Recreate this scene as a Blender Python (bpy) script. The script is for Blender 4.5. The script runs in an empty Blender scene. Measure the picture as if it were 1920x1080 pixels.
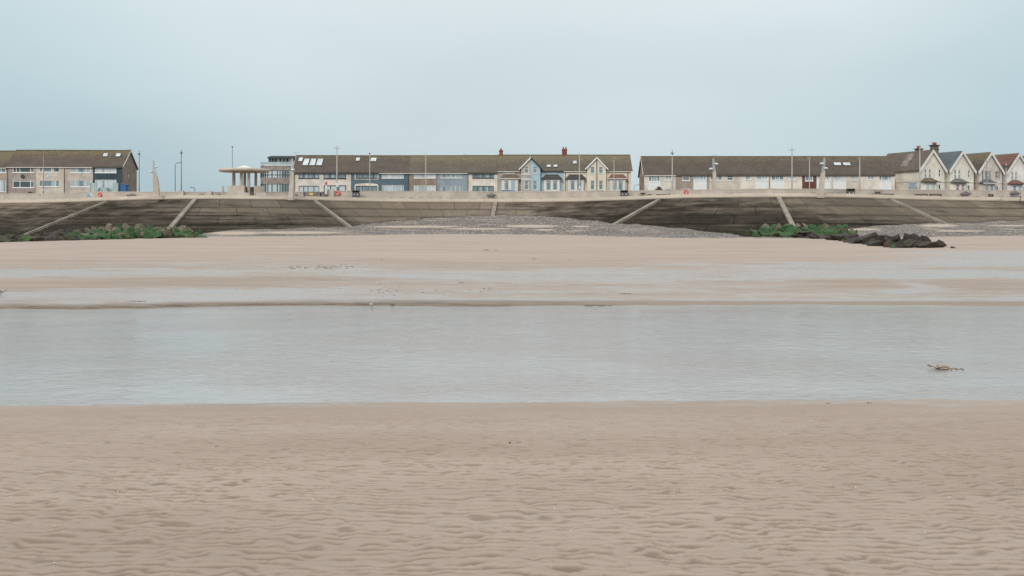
import bpy, bmesh, math, random
import numpy as np
from mathutils import Vector, Matrix, noise as mnoise
random.seed(7); rng = np.random.RandomState(7)
SC = bpy.context.scene; COL = SC.collection
F = 2100.0; EYE = 1.65; HY = 436.0          # focal length in photo pixels (1920 wide), eye height, horizon row
# ------------------------------------------------------------------ camera, sky, sun, exposure
cd = bpy.data.cameras.new('camera'); cam = bpy.data.objects.new('camera', cd); COL.objects.link(cam)
cd.sensor_width = 36.0; cd.lens = 36.0*F/1920.0
cam.location = (0, 0, EYE); cam.rotation_euler = (math.pi/2, 0, 0)
cd.shift_y = -(540-HY)/1920.0; cd.clip_start = 0.1; cd.clip_end = 6000
SC.camera = cam
SC.view_settings.view_transform = 'Standard'; SC.view_settings.look = 'None'
SC.view_settings.exposure = 0.0; SC.view_settings.gamma = 1.0; SC.view_settings.use_curve_mapping = False
SUN_EL, SUN_AZ = math.radians(32), math.radians(200)      # azimuth clockwise from +Y
w = bpy.data.worlds.new('World'); SC.world = w; w.use_nodes = True
nt = w.node_tree; N = nt.nodes; Lk = nt.links; N.clear()
def nn(t, **k):
    n = N.new(t)
    for a, b in k.items(): setattr(n, a, b)
    return n
out = nn('ShaderNodeOutputWorld'); bg = nn('ShaderNodeBackground'); Lk.new(bg.outputs[0], out.inputs[0])
sky = nn('ShaderNodeTexSky', sky_type='NISHITA'); sky.sun_disc = False
sky.sun_elevation = SUN_EL; sky.sun_rotation = SUN_AZ; sky.dust_density = 3.0
sc_ = nn('ShaderNodeVectorMath', operation='SCALE'); sc_.inputs['Scale'].default_value = 0.1
Lk.new(sky.outputs[0], sc_.inputs[0])
tc = nn('ShaderNodeTexCoord'); sep = nn('ShaderNodeSeparateXYZ'); Lk.new(tc.outputs['Generated'], sep.inputs[0])
ramp = nn('ShaderNodeValToRGB'); Lk.new(sep.outputs[2], ramp.inputs[0])
cr = ramp.color_ramp; cr.elements[0].position = 0.0; cr.elements[0].color = (.40,.535,.585,1)
cr.elements[1].position = 1.0; cr.elements[1].color = (1.15,1.15,1.13,1)
for p, c in ((.04,(.415,.555,.61,1)),(.10,(.475,.62,.665,1)),(.18,(.56,.69,.73,1)),(.32,(.76,.83,.85,1)),(.6,(1.05,1.07,1.07,1))):
    e = cr.elements.new(p); e.color = c
# soft broad cloud patches
mp = nn('ShaderNodeMapping'); mp.inputs['Scale'].default_value = (1.0,1.0,2.6); mp.inputs['Location'].default_value=(.35,.2,.1)
Lk.new(tc.outputs['Generated'], mp.inputs[0])
no = nn('ShaderNodeTexNoise'); no.inputs['Scale'].default_value = 2.6; no.inputs['Detail'].default_value = 4; no.inputs['Roughness'].default_value = .45
Lk.new(mp.outputs[0], no.inputs['Vector'])
mr = nn('ShaderNodeMapRange', interpolation_type='SMOOTHSTEP'); mr.inputs[1].default_value=.3; mr.inputs[2].default_value=.7; mr.inputs[3].default_value=0.0; mr.inputs[4].default_value=.075
Lk.new(no.outputs[0], mr.inputs[0])
# brighter veil of thin cloud ahead, fading to both sides and towards the horizon
dv = nn('ShaderNodeVectorMath', operation='DOT_PRODUCT'); dv.inputs[1].default_value = Vector((.03,.96,.26)).normalized()[:]
Lk.new(tc.outputs['Generated'], dv.inputs[0])
mv = nn('ShaderNodeMapRange', interpolation_type='SMOOTHSTEP'); mv.inputs[1].default_value=.90; mv.inputs[2].default_value=1.0; mv.inputs[3].default_value=0; mv.inputs[4].default_value=1
Lk.new(dv.outputs['Value'], mv.inputs[0])
veil = nn('ShaderNodeMixRGB', blend_type='ADD'); veil.inputs[2].default_value = (.125,.085,.075,1)
Lk.new(mv.outputs[0], veil.inputs[0]); Lk.new(ramp.outputs[0], veil.inputs[1])
cl = nn('ShaderNodeVectorMath', operation='ADD'); Lk.new(veil.outputs[0], cl.inputs[0]); Lk.new(mr.outputs[0], cl.inputs[1])
mx = nn('ShaderNodeMixRGB'); mx.inputs[0].default_value = .92
Lk.new(sc_.outputs[0], mx.inputs[1]); Lk.new(cl.outputs[0], mx.inputs[2])
Lk.new(mx.outputs[0], bg.inputs[0]); bg.inputs[1].default_value = 1.0
sd = bpy.data.lights.new('sun', 'SUN'); so = bpy.data.objects.new('sun', sd); COL.objects.link(so)
sd.energy = 1.5; sd.angle = math.radians(22); sd.color = (1,.955,.90)
sdir = Vector((math.sin(SUN_AZ)*math.cos(SUN_EL), math.cos(SUN_AZ)*math.cos(SUN_EL), math.sin(SUN_EL)))
so.rotation_euler = sdir.to_track_quat('Z','Y').to_euler()
# ------------------------------------------------------------------ helpers
def PX(px, Y): return (px-960.0)*Y/F
def PZ(py, Y): return EYE+(HY-py)*Y/F
def lerp_t(xs, ys, x): return np.interp(x, xs, ys)
XF = {}                                     # parent -> (loc, rotz)
class MB:
    def __init__(s): s.v=[]; s.f=[]
    def add(s, vs, fs):
        b=len(s.v); s.v += [tuple(v) for v in vs]; s.f += [tuple(b+i for i in f) for f in fs]; return s
    def box(s,x0,x1,y0,y1,z0,z1):
        if x0>x1:x0,x1=x1,x0
        if y0>y1:y0,y1=y1,y0
        if z0>z1:z0,z1=z1,z0
        return s.add([(x0,y0,z0),(x1,y0,z0),(x1,y1,z0),(x0,y1,z0),(x0,y0,z1),(x1,y0,z1),(x1,y1,z1),(x0,y1,z1)],
            [(0,3,2,1),(4,5,6,7),(0,1,5,4),(1,2,6,5),(2,3,7,6),(3,0,4,7)])
    def prism(s, poly, axis, a, b):         # poly of 2D points; axis 'y': (x,z) ; 'z': (x,y) ; 'x': (y,z)
        n=len(poly)
        m={'y':lambda p,t:(p[0],t,p[1]),'z':lambda p,t:(p[0],p[1],t),'x':lambda p,t:(t,p[0],p[1])}[axis]
        vs=[m(p,a) for p in poly]+[m(p,b) for p in poly]
        fs=[tuple(range(n)),tuple(range(2*n-1,n-1,-1))]+[(i,i+n,(i+1)%n+n,(i+1)%n) for i in range(n)]
        return s.add(vs,fs)
    def slab(s, quad, nrm, t):              # quad polygon thickened by t along nrm
        q=[Vector(p) for p in quad]; nv=Vector(nrm).normalized()*t; n=len(q)
        return s.add(q+[p+nv for p in q],[tuple(range(n)),tuple(range(2*n-1,n-1,-1))]+[(i,i+n,(i+1)%n+n,(i+1)%n) for i in range(n)])
    def tube(s, pts, r, n=8):
        pts=[Vector(p) for p in pts]; rs=r if isinstance(r,(list,tuple)) else [r]*len(pts); base=len(s.v); vs=[]
        for i,p in enumerate(pts):
            t=(pts[min(i+1,len(pts)-1)]-pts[max(i-1,0)]).normalized()
            a=t.cross(Vector((0,0,1)));  a=a if a.length>.05 else t.cross(Vector((1,0,0)))
            a.normalize(); b=t.cross(a)
            for k in range(n):
                th=2*math.pi*k/n; vs.append(p+(a*math.cos(th)+b*math.sin(th))*rs[i])
        fs=[(i*n+k,i*n+(k+1)%n,(i+1)*n+(k+1)%n,(i+1)*n+k) for i in range(len(pts)-1) for k in range(n)]
        fs+=[tuple(range(n-1,-1,-1)),tuple(range((len(pts)-1)*n,len(pts)*n))]
        return s.add(vs,fs)
    def lathe(s, c, prof, n=40, a0=0, a1=2*math.pi):
        vs=[]; full=abs(a1-a0-2*math.pi)<1e-6; m=n if full else n+1
        for k in range(m):
            th=a0+(a1-a0)*k/n
            for r,z in prof: vs.append((c[0]+r*math.cos(th),c[1]+r*math.sin(th),c[2]+z))
        p=len(prof); fs=[]
        for k in range(n):
            for i in range(p-1):
                fs.append((k*p+i,((k+1)%m)*p+i,((k+1)%m)*p+i+1,k*p+i+1))
        return s.add(vs,fs)
    def ell(s,c,r,n=10,m=7):
        prof=[(0,0)]; vs=[]
        for j in range(m+1):
            ph=-math.pi/2+math.pi*j/m
            for k in range(n):
                th=2*math.pi*k/n; vs.append((c[0]+r[0]*math.cos(ph)*math.cos(th),c[1]+r[1]*math.cos(ph)*math.sin(th),c[2]+r[2]*math.sin(ph)))
        return s.add(vs,[(j*n+k,j*n+(k+1)%n,(j+1)*n+(k+1)%n,(j+1)*n+k) for j in range(m) for k in range(n)])
    def build(s, name, mat, parent=None, smooth=False, world=True):
        me=bpy.data.meshes.new(name); vs=s.v
        if parent is not None and world and parent in XF:
            l,a=XF[parent]; ca,sa=math.cos(-a),math.sin(-a)
            vs=[((x-l[0])*ca-(y-l[1])*sa,(x-l[0])*sa+(y-l[1])*ca,z-l[2]) for x,y,z in vs]
        me.from_pydata([tuple(v) for v in vs],[],s.f); me.update()
        o=bpy.data.objects.new(name,me); COL.objects.link(o)
        if mat: me.materials.append(mat)
        if smooth: me.polygons.foreach_set('use_smooth',[True]*len(me.polygons))
        if parent is not None:
            o.parent=parent; XF[o]=XF.get(parent,((0,0,0),0))
        return o
    def xform(s, loc, rz):
        ca,sa=math.cos(rz),math.sin(rz)
        s.v=[(loc[0]+x*ca-y*sa,loc[1]+x*sa+y*ca,loc[2]+z) for x,y,z in s.v]; return s
def tag(o,label=None,cat=None,group=None,kind=None):
    if label: o['label']=label
    if cat: o['category']=cat
    if group: o['group']=group
    if kind: o['kind']=kind
    return o
def thing(name,label,cat,loc=(0,0,0),rz=0,group=None):
    o=bpy.data.objects.new(name,None); COL.objects.link(o); o.empty_display_size=.5
    o.location=loc; o.rotation_euler=(0,0,rz); XF[o]=(tuple(loc),rz); return tag(o,label,cat,group)
# ------------------------------------------------------------------ materials
def new_mat(name):
    m=bpy.data.materials.new(name); m.use_nodes=True; t=m.node_tree; b=t.nodes['Principled BSDF']; return m,t,b
def node(t,ty,**k):
    n=t.nodes.new(ty)
    for a,b in k.items(): setattr(n,a,b)
    return n
def pos(t,scale=(1,1,1),obj=False):
    if obj: g=node(t,'ShaderNodeTexCoord'); o=g.outputs['Object']
    else: g=node(t,'ShaderNodeNewGeometry'); o=g.outputs['Position']
    m=node(t,'ShaderNodeMapping'); m.inputs['Scale'].default_value=scale; t.links.new(o,m.inputs[0]); return m.outputs[0]
def noi(t,vec,scale,detail=4,rough=.55):
    n=node(t,'ShaderNodeTexNoise'); n.inputs['Scale'].default_value=scale; n.inputs['Detail'].default_value=detail; n.inputs['Roughness'].default_value=rough
    t.links.new(vec,n.inputs['Vector']); return n.outputs[0]
def mrange(t,v,a,b,c=0.,d=1.,smooth=True):
    n=node(t,'ShaderNodeMapRange'); 
    if smooth: n.interpolation_type='SMOOTHSTEP'
    for i,x in enumerate((a,b,c,d)): n.inputs[i+1].default_value=x
    t.links.new(v,n.inputs[0]); return n.outputs[0]
def mix(t,f,a,b,mode='MIX'):
    n=node(t,'ShaderNodeMixRGB',blend_type=mode)
    for i,x in enumerate((f,a,b)):
        if hasattr(x,'links') or isinstance(x,bpy.types.NodeSocket): t.links.new(x,n.inputs[i])
        else: n.inputs[i].default_value = x if i==0 else (tuple(x)+(1,) if len(x)==3 else x)
    return n.outputs[0]
def mth(t,op,a,b=None,c=None):
    n=node(t,'ShaderNodeMath',operation=op)
    for i,x in enumerate((a,b,c)):
        if x is None: continue
        if isinstance(x,bpy.types.NodeSocket): t.links.new(x,n.inputs[i])
        else: n.inputs[i].default_value=x
    return n.outputs[0]
def bump(t,b,h,strength=.5,dist=.02):
    n=node(t,'ShaderNodeBump'); n.inputs['Strength'].default_value=strength; n.inputs['Distance'].default_value=dist
    t.links.new(h,n.inputs['Height']); t.links.new(n.outputs[0],b.inputs['Normal']); return n
def attr(t,name):
    n=node(t,'ShaderNodeAttribute'); n.attribute_name=name; return n.outputs['Fac']
_cache={}
def render_mat(name,c,var=.12,rough=.85,scale=.6,streak=True,dirt=(.30,.26,.21),amt=.25):
    if name in _cache: return _cache[name]
    m,t,b=new_mat(name); c=tuple(c)
    d=tuple(x*(1-var*1.6) for x in c); l=tuple(min(1,x*(1+var*.5)) for x in c)
    n1=noi(t,pos(t),scale,5,.6); col=mix(t,mrange(t,n1,.35,.65),d,l)
    if streak:
        n2=noi(t,pos(t,(2.2,2.2,.25)),1.0,4,.6); col=mix(t,mrange(t,n2,.55,.78,0,amt),col,tuple(x*y*1.6 for x,y in zip(c,dirt)) )
    n3=noi(t,pos(t),9,3,.7); col=mix(t,mrange(t,n3,.3,.7,0,.16),col,d)
    t.links.new(col,b.inputs['Base Color']); b.inputs['Roughness'].default_value=rough
    bump(t,b,n3,.25,.02); _cache[name]=m; return m
def paint(name,c,rough=.5,metal=0.):
    if name in _cache: return _cache[name]
    m,t,b=new_mat(name)
    n1=noi(t,pos(t),3.0,4,.6); col=mix(t,mrange(t,n1,.35,.7),tuple(x*.86 for x in c),c)
    t.links.new(col,b.inputs['Base Color']); b.inputs['Roughness'].default_value=rough; b.inputs['Metallic'].default_value=metal
    _cache[name]=m; return m
def glass_mat(name,dark,light,lo,hi):
    m,t,b=new_mat(name)
    v=pos(t,(1.0,1.0,.02)); n1=noi(t,v,.9,1,.5)
    n2=noi(t,pos(t,(3,3,.05)),2.0,2,.5)
    lt=mix(t,mrange(t,n2,.35,.65),tuple(x*.9 for x in light),light)
    col=mix(t,mrange(t,n1,lo,hi),dark,lt)
    t.links.new(col,b.inputs['Base Color']); b.inputs['Roughness'].default_value=.06; b.inputs['IOR'].default_value=1.75
    return m
def roof_mat(name,base,moss,mossamt,z0=13.5,z1=16.5,grey=0):
    m,t,b=new_mat(name)
    p=pos(t); n1=noi(t,p,.55,6,.65); n2=noi(t,p,6.5,4,.75)
    col=mix(t,mrange(t,n1,.35,.65),tuple(x*.85 for x in base),tuple(x*1.15 for x in base))
    col=mix(t,mrange(t,n2,.42,.62,0,.7),col,tuple(x*.5 for x in base))
    g=node(t,'ShaderNodeSeparateXYZ'); t.links.new(p,g.inputs[0])
    h=mrange(t,g.outputs[2],z0,z1,-.20,.20,False)
    n3=noi(t,p,2.2,8,.78); mm=mth(t,'ADD',n3,h)
    col=mix(t,mrange(t,mm,.62-mossamt*.22,.80-mossamt*.18,0,.85),col,moss)
    n5=noi(t,p,5.0,6,.8); col=mix(t,mrange(t,n5,.53,.66,0,.7),col,tuple(min(1,x*2.1+.02) for x in base))
    # tile courses
    wv=node(t,'ShaderNodeTexWave',wave_type='BANDS',bands_direction='Z',wave_profile='SAW'); wv.inputs['Scale'].default_value=1.15; wv.inputs['Distortion'].default_value=.3
    t.links.new(p,wv.inputs['Vector'])
    col=mix(t,mrange(t,wv.outputs[1],.75,1.0,0,.45),col,tuple(x*.4 for x in base))
    t.links.new(col,b.inputs['Base Color']); b.inputs['Roughness'].default_value=.85
    bump(t,b,mth(t,'ADD',wv.outputs[1],n2),.5,.03); return m
M={}
M['white']=paint('white_upvc',(.83,.83,.81),.45)
M['dirty_white']=render_mat('weathered_white_paint',(0.732,0.708,0.659),.08)
M['darkframe']=paint('anthracite_frame',(.045,.055,.065),.45)
M['black']=paint('black_paint',(.03,.03,.03),.5)
M['gutter']=paint('brown_gutter',(.10,.085,.075),.6)
M['cream']=render_mat('cream_render',(0.707,0.641,0.566))
M['cream2']=render_mat('pale_cream_render',(0.768,0.691,0.595))
M['beige']=render_mat('beige_render',(0.636,0.559,0.472))
M['pinkbeige']=render_mat('pinkish_pebbledash',(0.561,0.486,0.420),.16)
M['pinkgrey']=render_mat('pinkish_grey_pebbledash',(0.378,0.319,0.285),.15)
M['brownwall']=render_mat('brown_pebbledash',(0.316,0.246,0.193),.15)
M['taupe']=render_mat('taupe_render',(0.386,0.316,0.257),.12)
M['teal']=render_mat('dark_teal_render',(.035,.065,.085),.2,.7)
M['slateblue']=render_mat('slate_blue_render',(.10,.155,.19),.12,.75)
M['greyblue']=render_mat('grey_blue_render',(0.281,0.339,0.386),.07,.75)
M['lightblue']=render_mat('light_blue_render',(0.398,0.538,0.608),.08,.75)
M['stonegrey']=render_mat('stone_grey_pebbledash',(0.463,0.425,0.373),.14)
M['yellowcream']=render_mat('yellowish_cream_render',(0.783,0.701,0.572),.08)
M['vict1']=render_mat('victorian_cream_render',(0.800,0.750,0.651),.12)
M['vict2']=render_mat('victorian_grey_render',(0.645,0.570,0.506),.14)
M['vict3']=render_mat('victorian_white_render',(0.800,0.779,0.725),.10)
M['redbrick']=render_mat('red_brick',(.17,.065,.045),.25)
M['chimbrick']=render_mat('chimney_brick',(.25,.085,.06),.25,.9,2.0)
M['greybrick']=render_mat('grey_chimney_stone',(.20,.17,.14),.25,.9,2.0)
M['terracotta']=paint('terracotta',(.36,.11,.07),.8)
M['dormer']=render_mat('weathered_lilac_render',(.27,.225,.205),.25,.9,1.2)
M['concrete']=render_mat('pale_concrete',(0.493,0.437,0.376),.12,.9,.35,True,(.28,.25,.2),.4)
M['coping']=render_mat('coping_concrete',(0.525,0.465,0.404),.10,.9,.5)
M['fin']=render_mat('pinkish_cast_concrete',(0.533,0.460,0.395),.10,.85,.5)
M['roofdisc']=render_mat('shelter_concrete',(.52,.44,.37),.12,.8)
M['steel']=paint('galvanised_steel',(.42,.45,.47),.4,.6)
M['pole']=paint('grey_painted_pole',(.24,.235,.235),.5,.1)
M['palepole']=paint('pale_painted_pole',(.42,.385,.36),.5,.1)
M['orange']=paint('orange_red_plastic',(.62,.10,.055),.4)
M['lifewhite']=paint('white_plastic',(.75,.70,.66),.4)
M['bin']=paint('dark_grey_bin',(.075,.08,.085),.5)
M['blueshed']=paint('bright_blue_paint',(.03,.13,.34),.6)
M['signblue']=paint('sign_blue',(.22,.38,.50),.5)
M['signpale']=paint('sign_pale_blue',(.55,.66,.70),.5)
M['signwhite']=paint('sign_white',(.72,.72,.74),.5)
M['yellow']=paint('yellow_sign',(.62,.53,.10),.5)
M['redpaint']=paint('red_sign',(.50,.09,.08),.5)
M['gate']=render_mat('grey_timber_gate',(.24,.21,.20),.2)
M['timberdark']=render_mat('dark_weathered_timber',(.10,.085,.07),.25)
M['timber']=render_mat('grey_brown_timber',(.33,.275,.245),.2,.85,1.2,True,(.25,.22,.2),.5)
M['planter']=render_mat('dark_concrete_planter',(.20,.165,.14),.2)
M['fish']=render_mat('grey_cast_fish',(.17,.155,.15),.25,.6)
M['recess']=paint('dark_recess_wood',(.12,.10,.085),.8)
M['glass']=glass_mat('window_glass',(.17,.23,.25),(.40,.47,.49),.50,.60)
M['glasslight']=glass_mat('curtained_glass',(.20,.26,.28),(.55,.62,.64),.36,.50)
M['glassdark']=glass_mat('dark_window_glass',(.05,.07,.08),(.16,.2,.21),.5,.7)
M['netglass']=glass_mat('net_curtained_glass',(.36,.40,.41),(.60,.64,.64),.36,.55)
M['skyglass']=glass_mat('skylight_glass',(.45,.50,.52),(.62,.66,.67),.4,.6)
M['pinkglass']=glass_mat('pink_blind_glass',(.25,.15,.14),(.40,.27,.27),.4,.6)
M['balglass']=glass_mat('green_tinted_glass',(.30,.40,.39),(.40,.50,.49),.4,.6)
R_={}
R_['a']=roof_mat('brown_concrete_tiles',(.105,.082,.066),(.17,.135,.055),.15)
R_['b']=roof_mat('mossy_brown_tiles',(.12,.10,.078),(.175,.148,.082),.75)
R_['c']=roof_mat('mossy_dark_tiles',(.098,.078,.062),(.155,.122,.068),.7,13.0,15.8)
R_['slate']=roof_mat('blue_grey_slate',(.12,.14,.155),(.12,.14,.155),0)
R_['v1']=roof_mat('brown_weathered_tiles',(.13,.105,.088),(.15,.12,.07),.1)
R_['red']=roof_mat('rust_red_tiles',(.20,.095,.075),(.20,.1,.08),0)
R_['bay']=roof_mat('bay_brown_tiles',(.16,.125,.09),(.17,.14,.08),.3)
R_['baydark']=roof_mat('bay_dark_tiles',(.07,.065,.06),(.09,.08,.06),.3)
R_['baygrey']=roof_mat('bay_grey_slate',(.17,.165,.15),(.18,.17,.15),.3)
# ------------------------------------------------------------------ terrain: numpy value noise
_T=rng.rand(512,512)
def vnoise(x,y):
    xi=np.floor(x).astype(int); yi=np.floor(y).astype(int); fx=x-xi; fy=y-yi
    fx=fx*fx*(3-2*fx); fy=fy*fy*(3-2*fy); a=_T[xi%512,yi%512]; b=_T[(xi+1)%512,yi%512]; c=_T[xi%512,(yi+1)%512]; d=_T[(xi+1)%512,(yi+1)%512]
    return (a*(1-fx)+b*fx)*(1-fy)+(c*(1-fx)+d*fx)*fy
def fbm(x,y,o=4,g=.5):
    s=0;a=1;n=0
    for k in range(o): s=s+a*vnoise(x*2**k+17.3*k,y*2**k+5.1*k); n+=a; a*=g
    return s/n
def sstep(a,b,x): t=np.clip((x-a)/(b-a),0,1); return t*t*(3-2*t)
def mesh_grid(name,X,Y,Z,mat,attrs=None,smooth=True):
    ny,nx=X.shape; me=bpy.data.meshes.new(name)
    co=np.stack([X,Y,Z],-1).reshape(-1,3).astype(np.float32)
    me.vertices.add(len(co)); me.vertices.foreach_set('co',co.ravel())
    i=np.arange(ny*nx).reshape(ny,nx); q=np.stack([i[:-1,:-1],i[:-1,1:],i[1:,1:],i[1:,:-1]],-1).reshape(-1,4)
    me.loops.add(q.size); me.loops.foreach_set('vertex_index',q.ravel().astype(np.int32))
    me.polygons.add(len(q)); me.polygons.foreach_set('loop_start',np.arange(0,q.size,4,dtype=np.int32))
    me.polygons.foreach_set('loop_total',np.full(len(q),4,dtype=np.int32))
    me.update(calc_edges=True); me.validate()
    if smooth: me.polygons.foreach_set('use_smooth',np.ones(len(me.polygons),dtype=bool))
    for k,v in (attrs or {}).items():
        a=me.attributes.new(k,'FLOAT','POINT'); a.data.foreach_set('value',v.reshape(-1).astype(np.float32))
    o=bpy.data.objects.new(name,me); COL.objects.link(o); me.materials.append(mat); return o
# promenade edge (top of the stepped revetment): px -> distance
cpx=[-700,-400,-200,0,100,150,200,250,300,340,400,480,560,620,700,780,855,930,1030,1100,1180,1240,1300,1380,1457,1540,1600,1660,1740,1800,1920,2100,2400,2700]
cD =[200,201,200,196,191,186,180,175.6,172.7,171.4,171.4,173.5,176,180,185,188,189,189,188,183.5,176,170.5,166,163.2,162.3,162.5,165.5,169.5,174.5,178.5,182.5,185,186,186]
sx=np.linspace(-700,2700,1700); sD=np.interp(sx,cpx,cD)
ker=np.exp(-.5*(np.arange(-40,41)/14.)**2); ker/=ker.sum()
sD=np.convolve(np.pad(sD,40,mode='edge'),ker,'valid')
sX=(sx-960)*sD/F
tx=np.gradient(sX); ty=np.gradient(sD); tl=np.hypot(tx,ty); tx/=tl; ty/=tl
nxs,nys=ty,-tx                                         # seaward normal
U=np.concatenate([[0],np.cumsum(np.hypot(np.diff(sX),np.diff(sD)))])
ZT=6.75; SL=2.5; RISE=.22; NST=27
def capD(px): return float(np.interp(px,sx,sD))
# beach surface
def shore_near(X): return 10.85+.10*np.sin(X*.35+.6)+.22*(fbm(X*.7+3,X*0+8.1,4)-.5)+.02*X
def shore_far(X): return 24.9+2.2*(fbm(X*.30+9,X*0+2.2,5)-.5)+.35*np.sin(X*.21+1)+.12*np.sin(X*.9)+.06*np.sin(X*2.3)
def beach_z(X,Y):
    yn=shore_near(X); yf=shore_far(X)
    bank=np.interp(X,[-14,-8,-4,0,4,12],[.085,.095,.065,.034,.026,.016])*(.55+.9*fbm(X*.9+31,X*0+.5,4))
    near=.009*(yn-Y)
    bed=-.30*sstep(0,2.5,Y-yn)*sstep(0,1.2,yf-Y)
    lim=np.interp(X,[-62,-38],[104.,400.])
    far=bank*sstep(0,.35+.5*vnoise(X*.8,X*0),Y-yf)+.0098*np.clip(Y-yf,0,lim)
    z=np.where(Y<yn,near,np.where(Y<yf,bed,far))
    und=(fbm(X*.12+3,Y*.22+9,3)-.5)*.10*sstep(26,40,Y)*(1-sstep(90,120,Y))
    return z+und
# wetness table (px, py) for the beach beyond the channel
wx=[0,80,160,350,550,640,760,960,1200,1400,1520,1620,1720,1800,1920]
wy=[466,474,488,494,500,507,514,520,528,536,545,553,561,570,580]
WT=np.array([
[0,0,0,0,0,0,0,0,0,0,0,0,0,.05,.3],
[0,0,0,0,0,0,0,0,0,0,0,0,.15,.65,.85],
[0,0,0,.1,.15,.1,.0,0,0,0,0,.1,.45,.8,.95],
[.1,.2,.35,.5,.45,.3,.1,.05,.2,.65,.75,.75,.7,.8,.8],
[.2,.15,.15,.2,.3,.35,.3,.2,.35,.6,.6,.65,.8,.75,.55],
[.85,.8,.7,.55,.75,.85,.8,.75,.65,.6,.7,.75,.75,.6,.5],
[1,1,.9,.6,.55,.9,.9,.85,.8,.8,.85,.9,1,.95,.95],
[.95,.7,.3,.1,.2,.5,.7,.75,.75,.75,.6,.6,1,.9,.8],
[.15,.1,.05,.05,.15,.35,.45,.45,.55,.55,.15,.1,.5,.35,.2],
[.1,.1,.1,.1,.3,.45,.3,.35,.45,.4,.1,.15,.85,.25,.25],
[.3,.35,.35,.4,.65,.55,.3,.4,.4,.35,.2,.3,.75,.25,.3],
[.7,.7,.7,.7,.7,.5,.35,.55,.4,.45,.45,.5,.5,.4,.5],
[.75,.75,.8,.8,.8,.55,.65,.6,.55,.6,.6,.6,.55,.5,.65],
[.7,.75,.9,.9,.85,.8,.8,.65,.75,.75,.75,.75,.7,.65,.7],
[.6,.6,.7,.7,.7,.7,.6,.5,.6,.6,.6,.6,.6,.6,.6]])
def bil(tx_,ty_,T,x,y):
    xi=np.interp(x,tx_,np.arange(len(tx_))); yi=np.interp(y,ty_,np.arange(len(ty_)))
    x0=np.clip(np.floor(xi).astype(int),0,len(tx_)-2); y0=np.clip(np.floor(yi).astype(int),0,len(ty_)-2); fx=xi-x0; fy=yi-y0
    fx=fx*fx*(3-2*fx); fy=fy*fy*(3-2*fy)
    return (T[y0,x0]*(1-fx)+T[y0,x0+1]*fx)*(1-fy)+(T[y0+1,x0]*(1-fx)+T[y0+1,x0+1]*fx)*fy
def grow(a,b,d0,k):
    r=[a]; d=d0
    while r[-1]<b: r.append(r[-1]+d); d*=k
    return r
gx=np.arange(0,3.1,.0165).tolist(); gx+=grow(gx[-1]+.0165,420,.020,1.026); gx=np.array([-x for x in gx[:0:-1]]+gx)
gy=np.array(sorted(-y for y in grow(-4.6,60,.3,1.2)))[:-1].tolist()+np.arange(4.6,9.0,.0125).tolist()+np.arange(9.0,11.4,.022).tolist()+grow(11.42,24.2,.06,1.03)
gy=[y for y in gy if y<24.2]+np.arange(24.2,26.2,.035).tolist()+grow(26.22,230,.06,1.016)
gy=np.array(gy); GX,GY=np.meshgrid(gx,gy)
GZ=beach_z(GX,GY)
wrp=.22*(fbm(GX*1.6,GY*1.9,3)-.5)+.05*(vnoise(GX*7,GY*7)-.5)
r1=vnoise((GX+wrp)*13.0,(GY+wrp*.8)*19); r2=vnoise((GX-wrp)*24+40,(GY+wrp)*36+7)
rd=lambda q:1-np.abs(2*q-1)
rip=np.clip(rd(r1),0,1)**1.2*.56+rd(r2)*.44
ph=2*np.pi*(GY*11.0+GX*.3+1.6*fbm(GX*1.8+2,GY*2.0,3)+1.15*vnoise(GX*10+5,GY*8))
sn=.5+.5*np.sin(ph); brk=sstep(.25,.65,vnoise(GX*11+31,GY*12+12))
rip=.50*rip+.50*(1-(1-sn)*(.35+.65*brk))
patch=sstep(.28,.60,fbm(GX*.7+5,GY*.6,3)); nearf=1-sstep(6.8,9.6,GY)
amp=(.006+.006*patch*(.4+.6*nearf)+.004*nearf)*(1-sstep(9.9,11.0,GY))
GZ=GZ+amp*(rip-.5)*2.0
big=sstep(.42,.62,fbm(GX*.35+21,GY*.45+2,3)); sand_shade=((1-sstep(.34,.70,rip))*(.75+.25*patch)*(.45+.55*nearf)+.10*big*nearf+.22*sstep(6.6,5.5,GY)*sstep(1.2,-2.2,GX))*(1-sstep(9.6,10.9,GY))  # painted shade: ripple troughs, plus a light falloff towards the near left corner
GPX=960+GX*F/np.maximum(GY,1); GPY=HY+(EYE-GZ)*F/np.maximum(GY,1)
w1=fbm(GX*.22+3,GY*.30,4)-.5; w2=fbm(GX*.30+13,GY*.5+4,5,.6)-.5
wet=bil(wx,wy,WT,np.clip(GPX+330*w1,0,1920),np.clip(GPY+(26*w2)*sstep(486,500,GPY),466,580))*(GY>24)
wet=wet+.5*(fbm(GX*.28,GY*.8,5,.6)-.5)*sstep(0,.15,wet)*2
wet=wet+.20*sstep(532,548,GPY)*(GY>24)*(.5+.5*fbm(GX*.5,GY*1.3,4))
wet=np.where(GPY<462,0,wet); wet=np.clip(wet,0,1)
nearwet=sstep(10.2,10.85,GY)*(GY<14); wet=np.maximum(wet,.35*nearwet)
m,t,b=new_mat('sand')
p=pos(t); aw=attr(t,'wet'); at_=attr(t,'sand_shade')
n1=noi(t,pos(t,(.12,.5,1)),1.0,6,.6); n2=noi(t,p,1.6,4,.6); n3=noi(t,pos(t),140,3,.7); n4=noi(t,pos(t,(.7,1.9,1)),2.0,7,.72)
g0=node(t,'ShaderNodeSeparateXYZ'); t.links.new(p,g0.inputs[0]); gsep0=g0.outputs[1]
dry=mix(t,mrange(t,n1,.3,.7),(.555,.440,.348),(.65,.525,.425))
dry=mix(t,mrange(t,n2,.3,.7,0,.30),dry,(.50,.395,.312))
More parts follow.
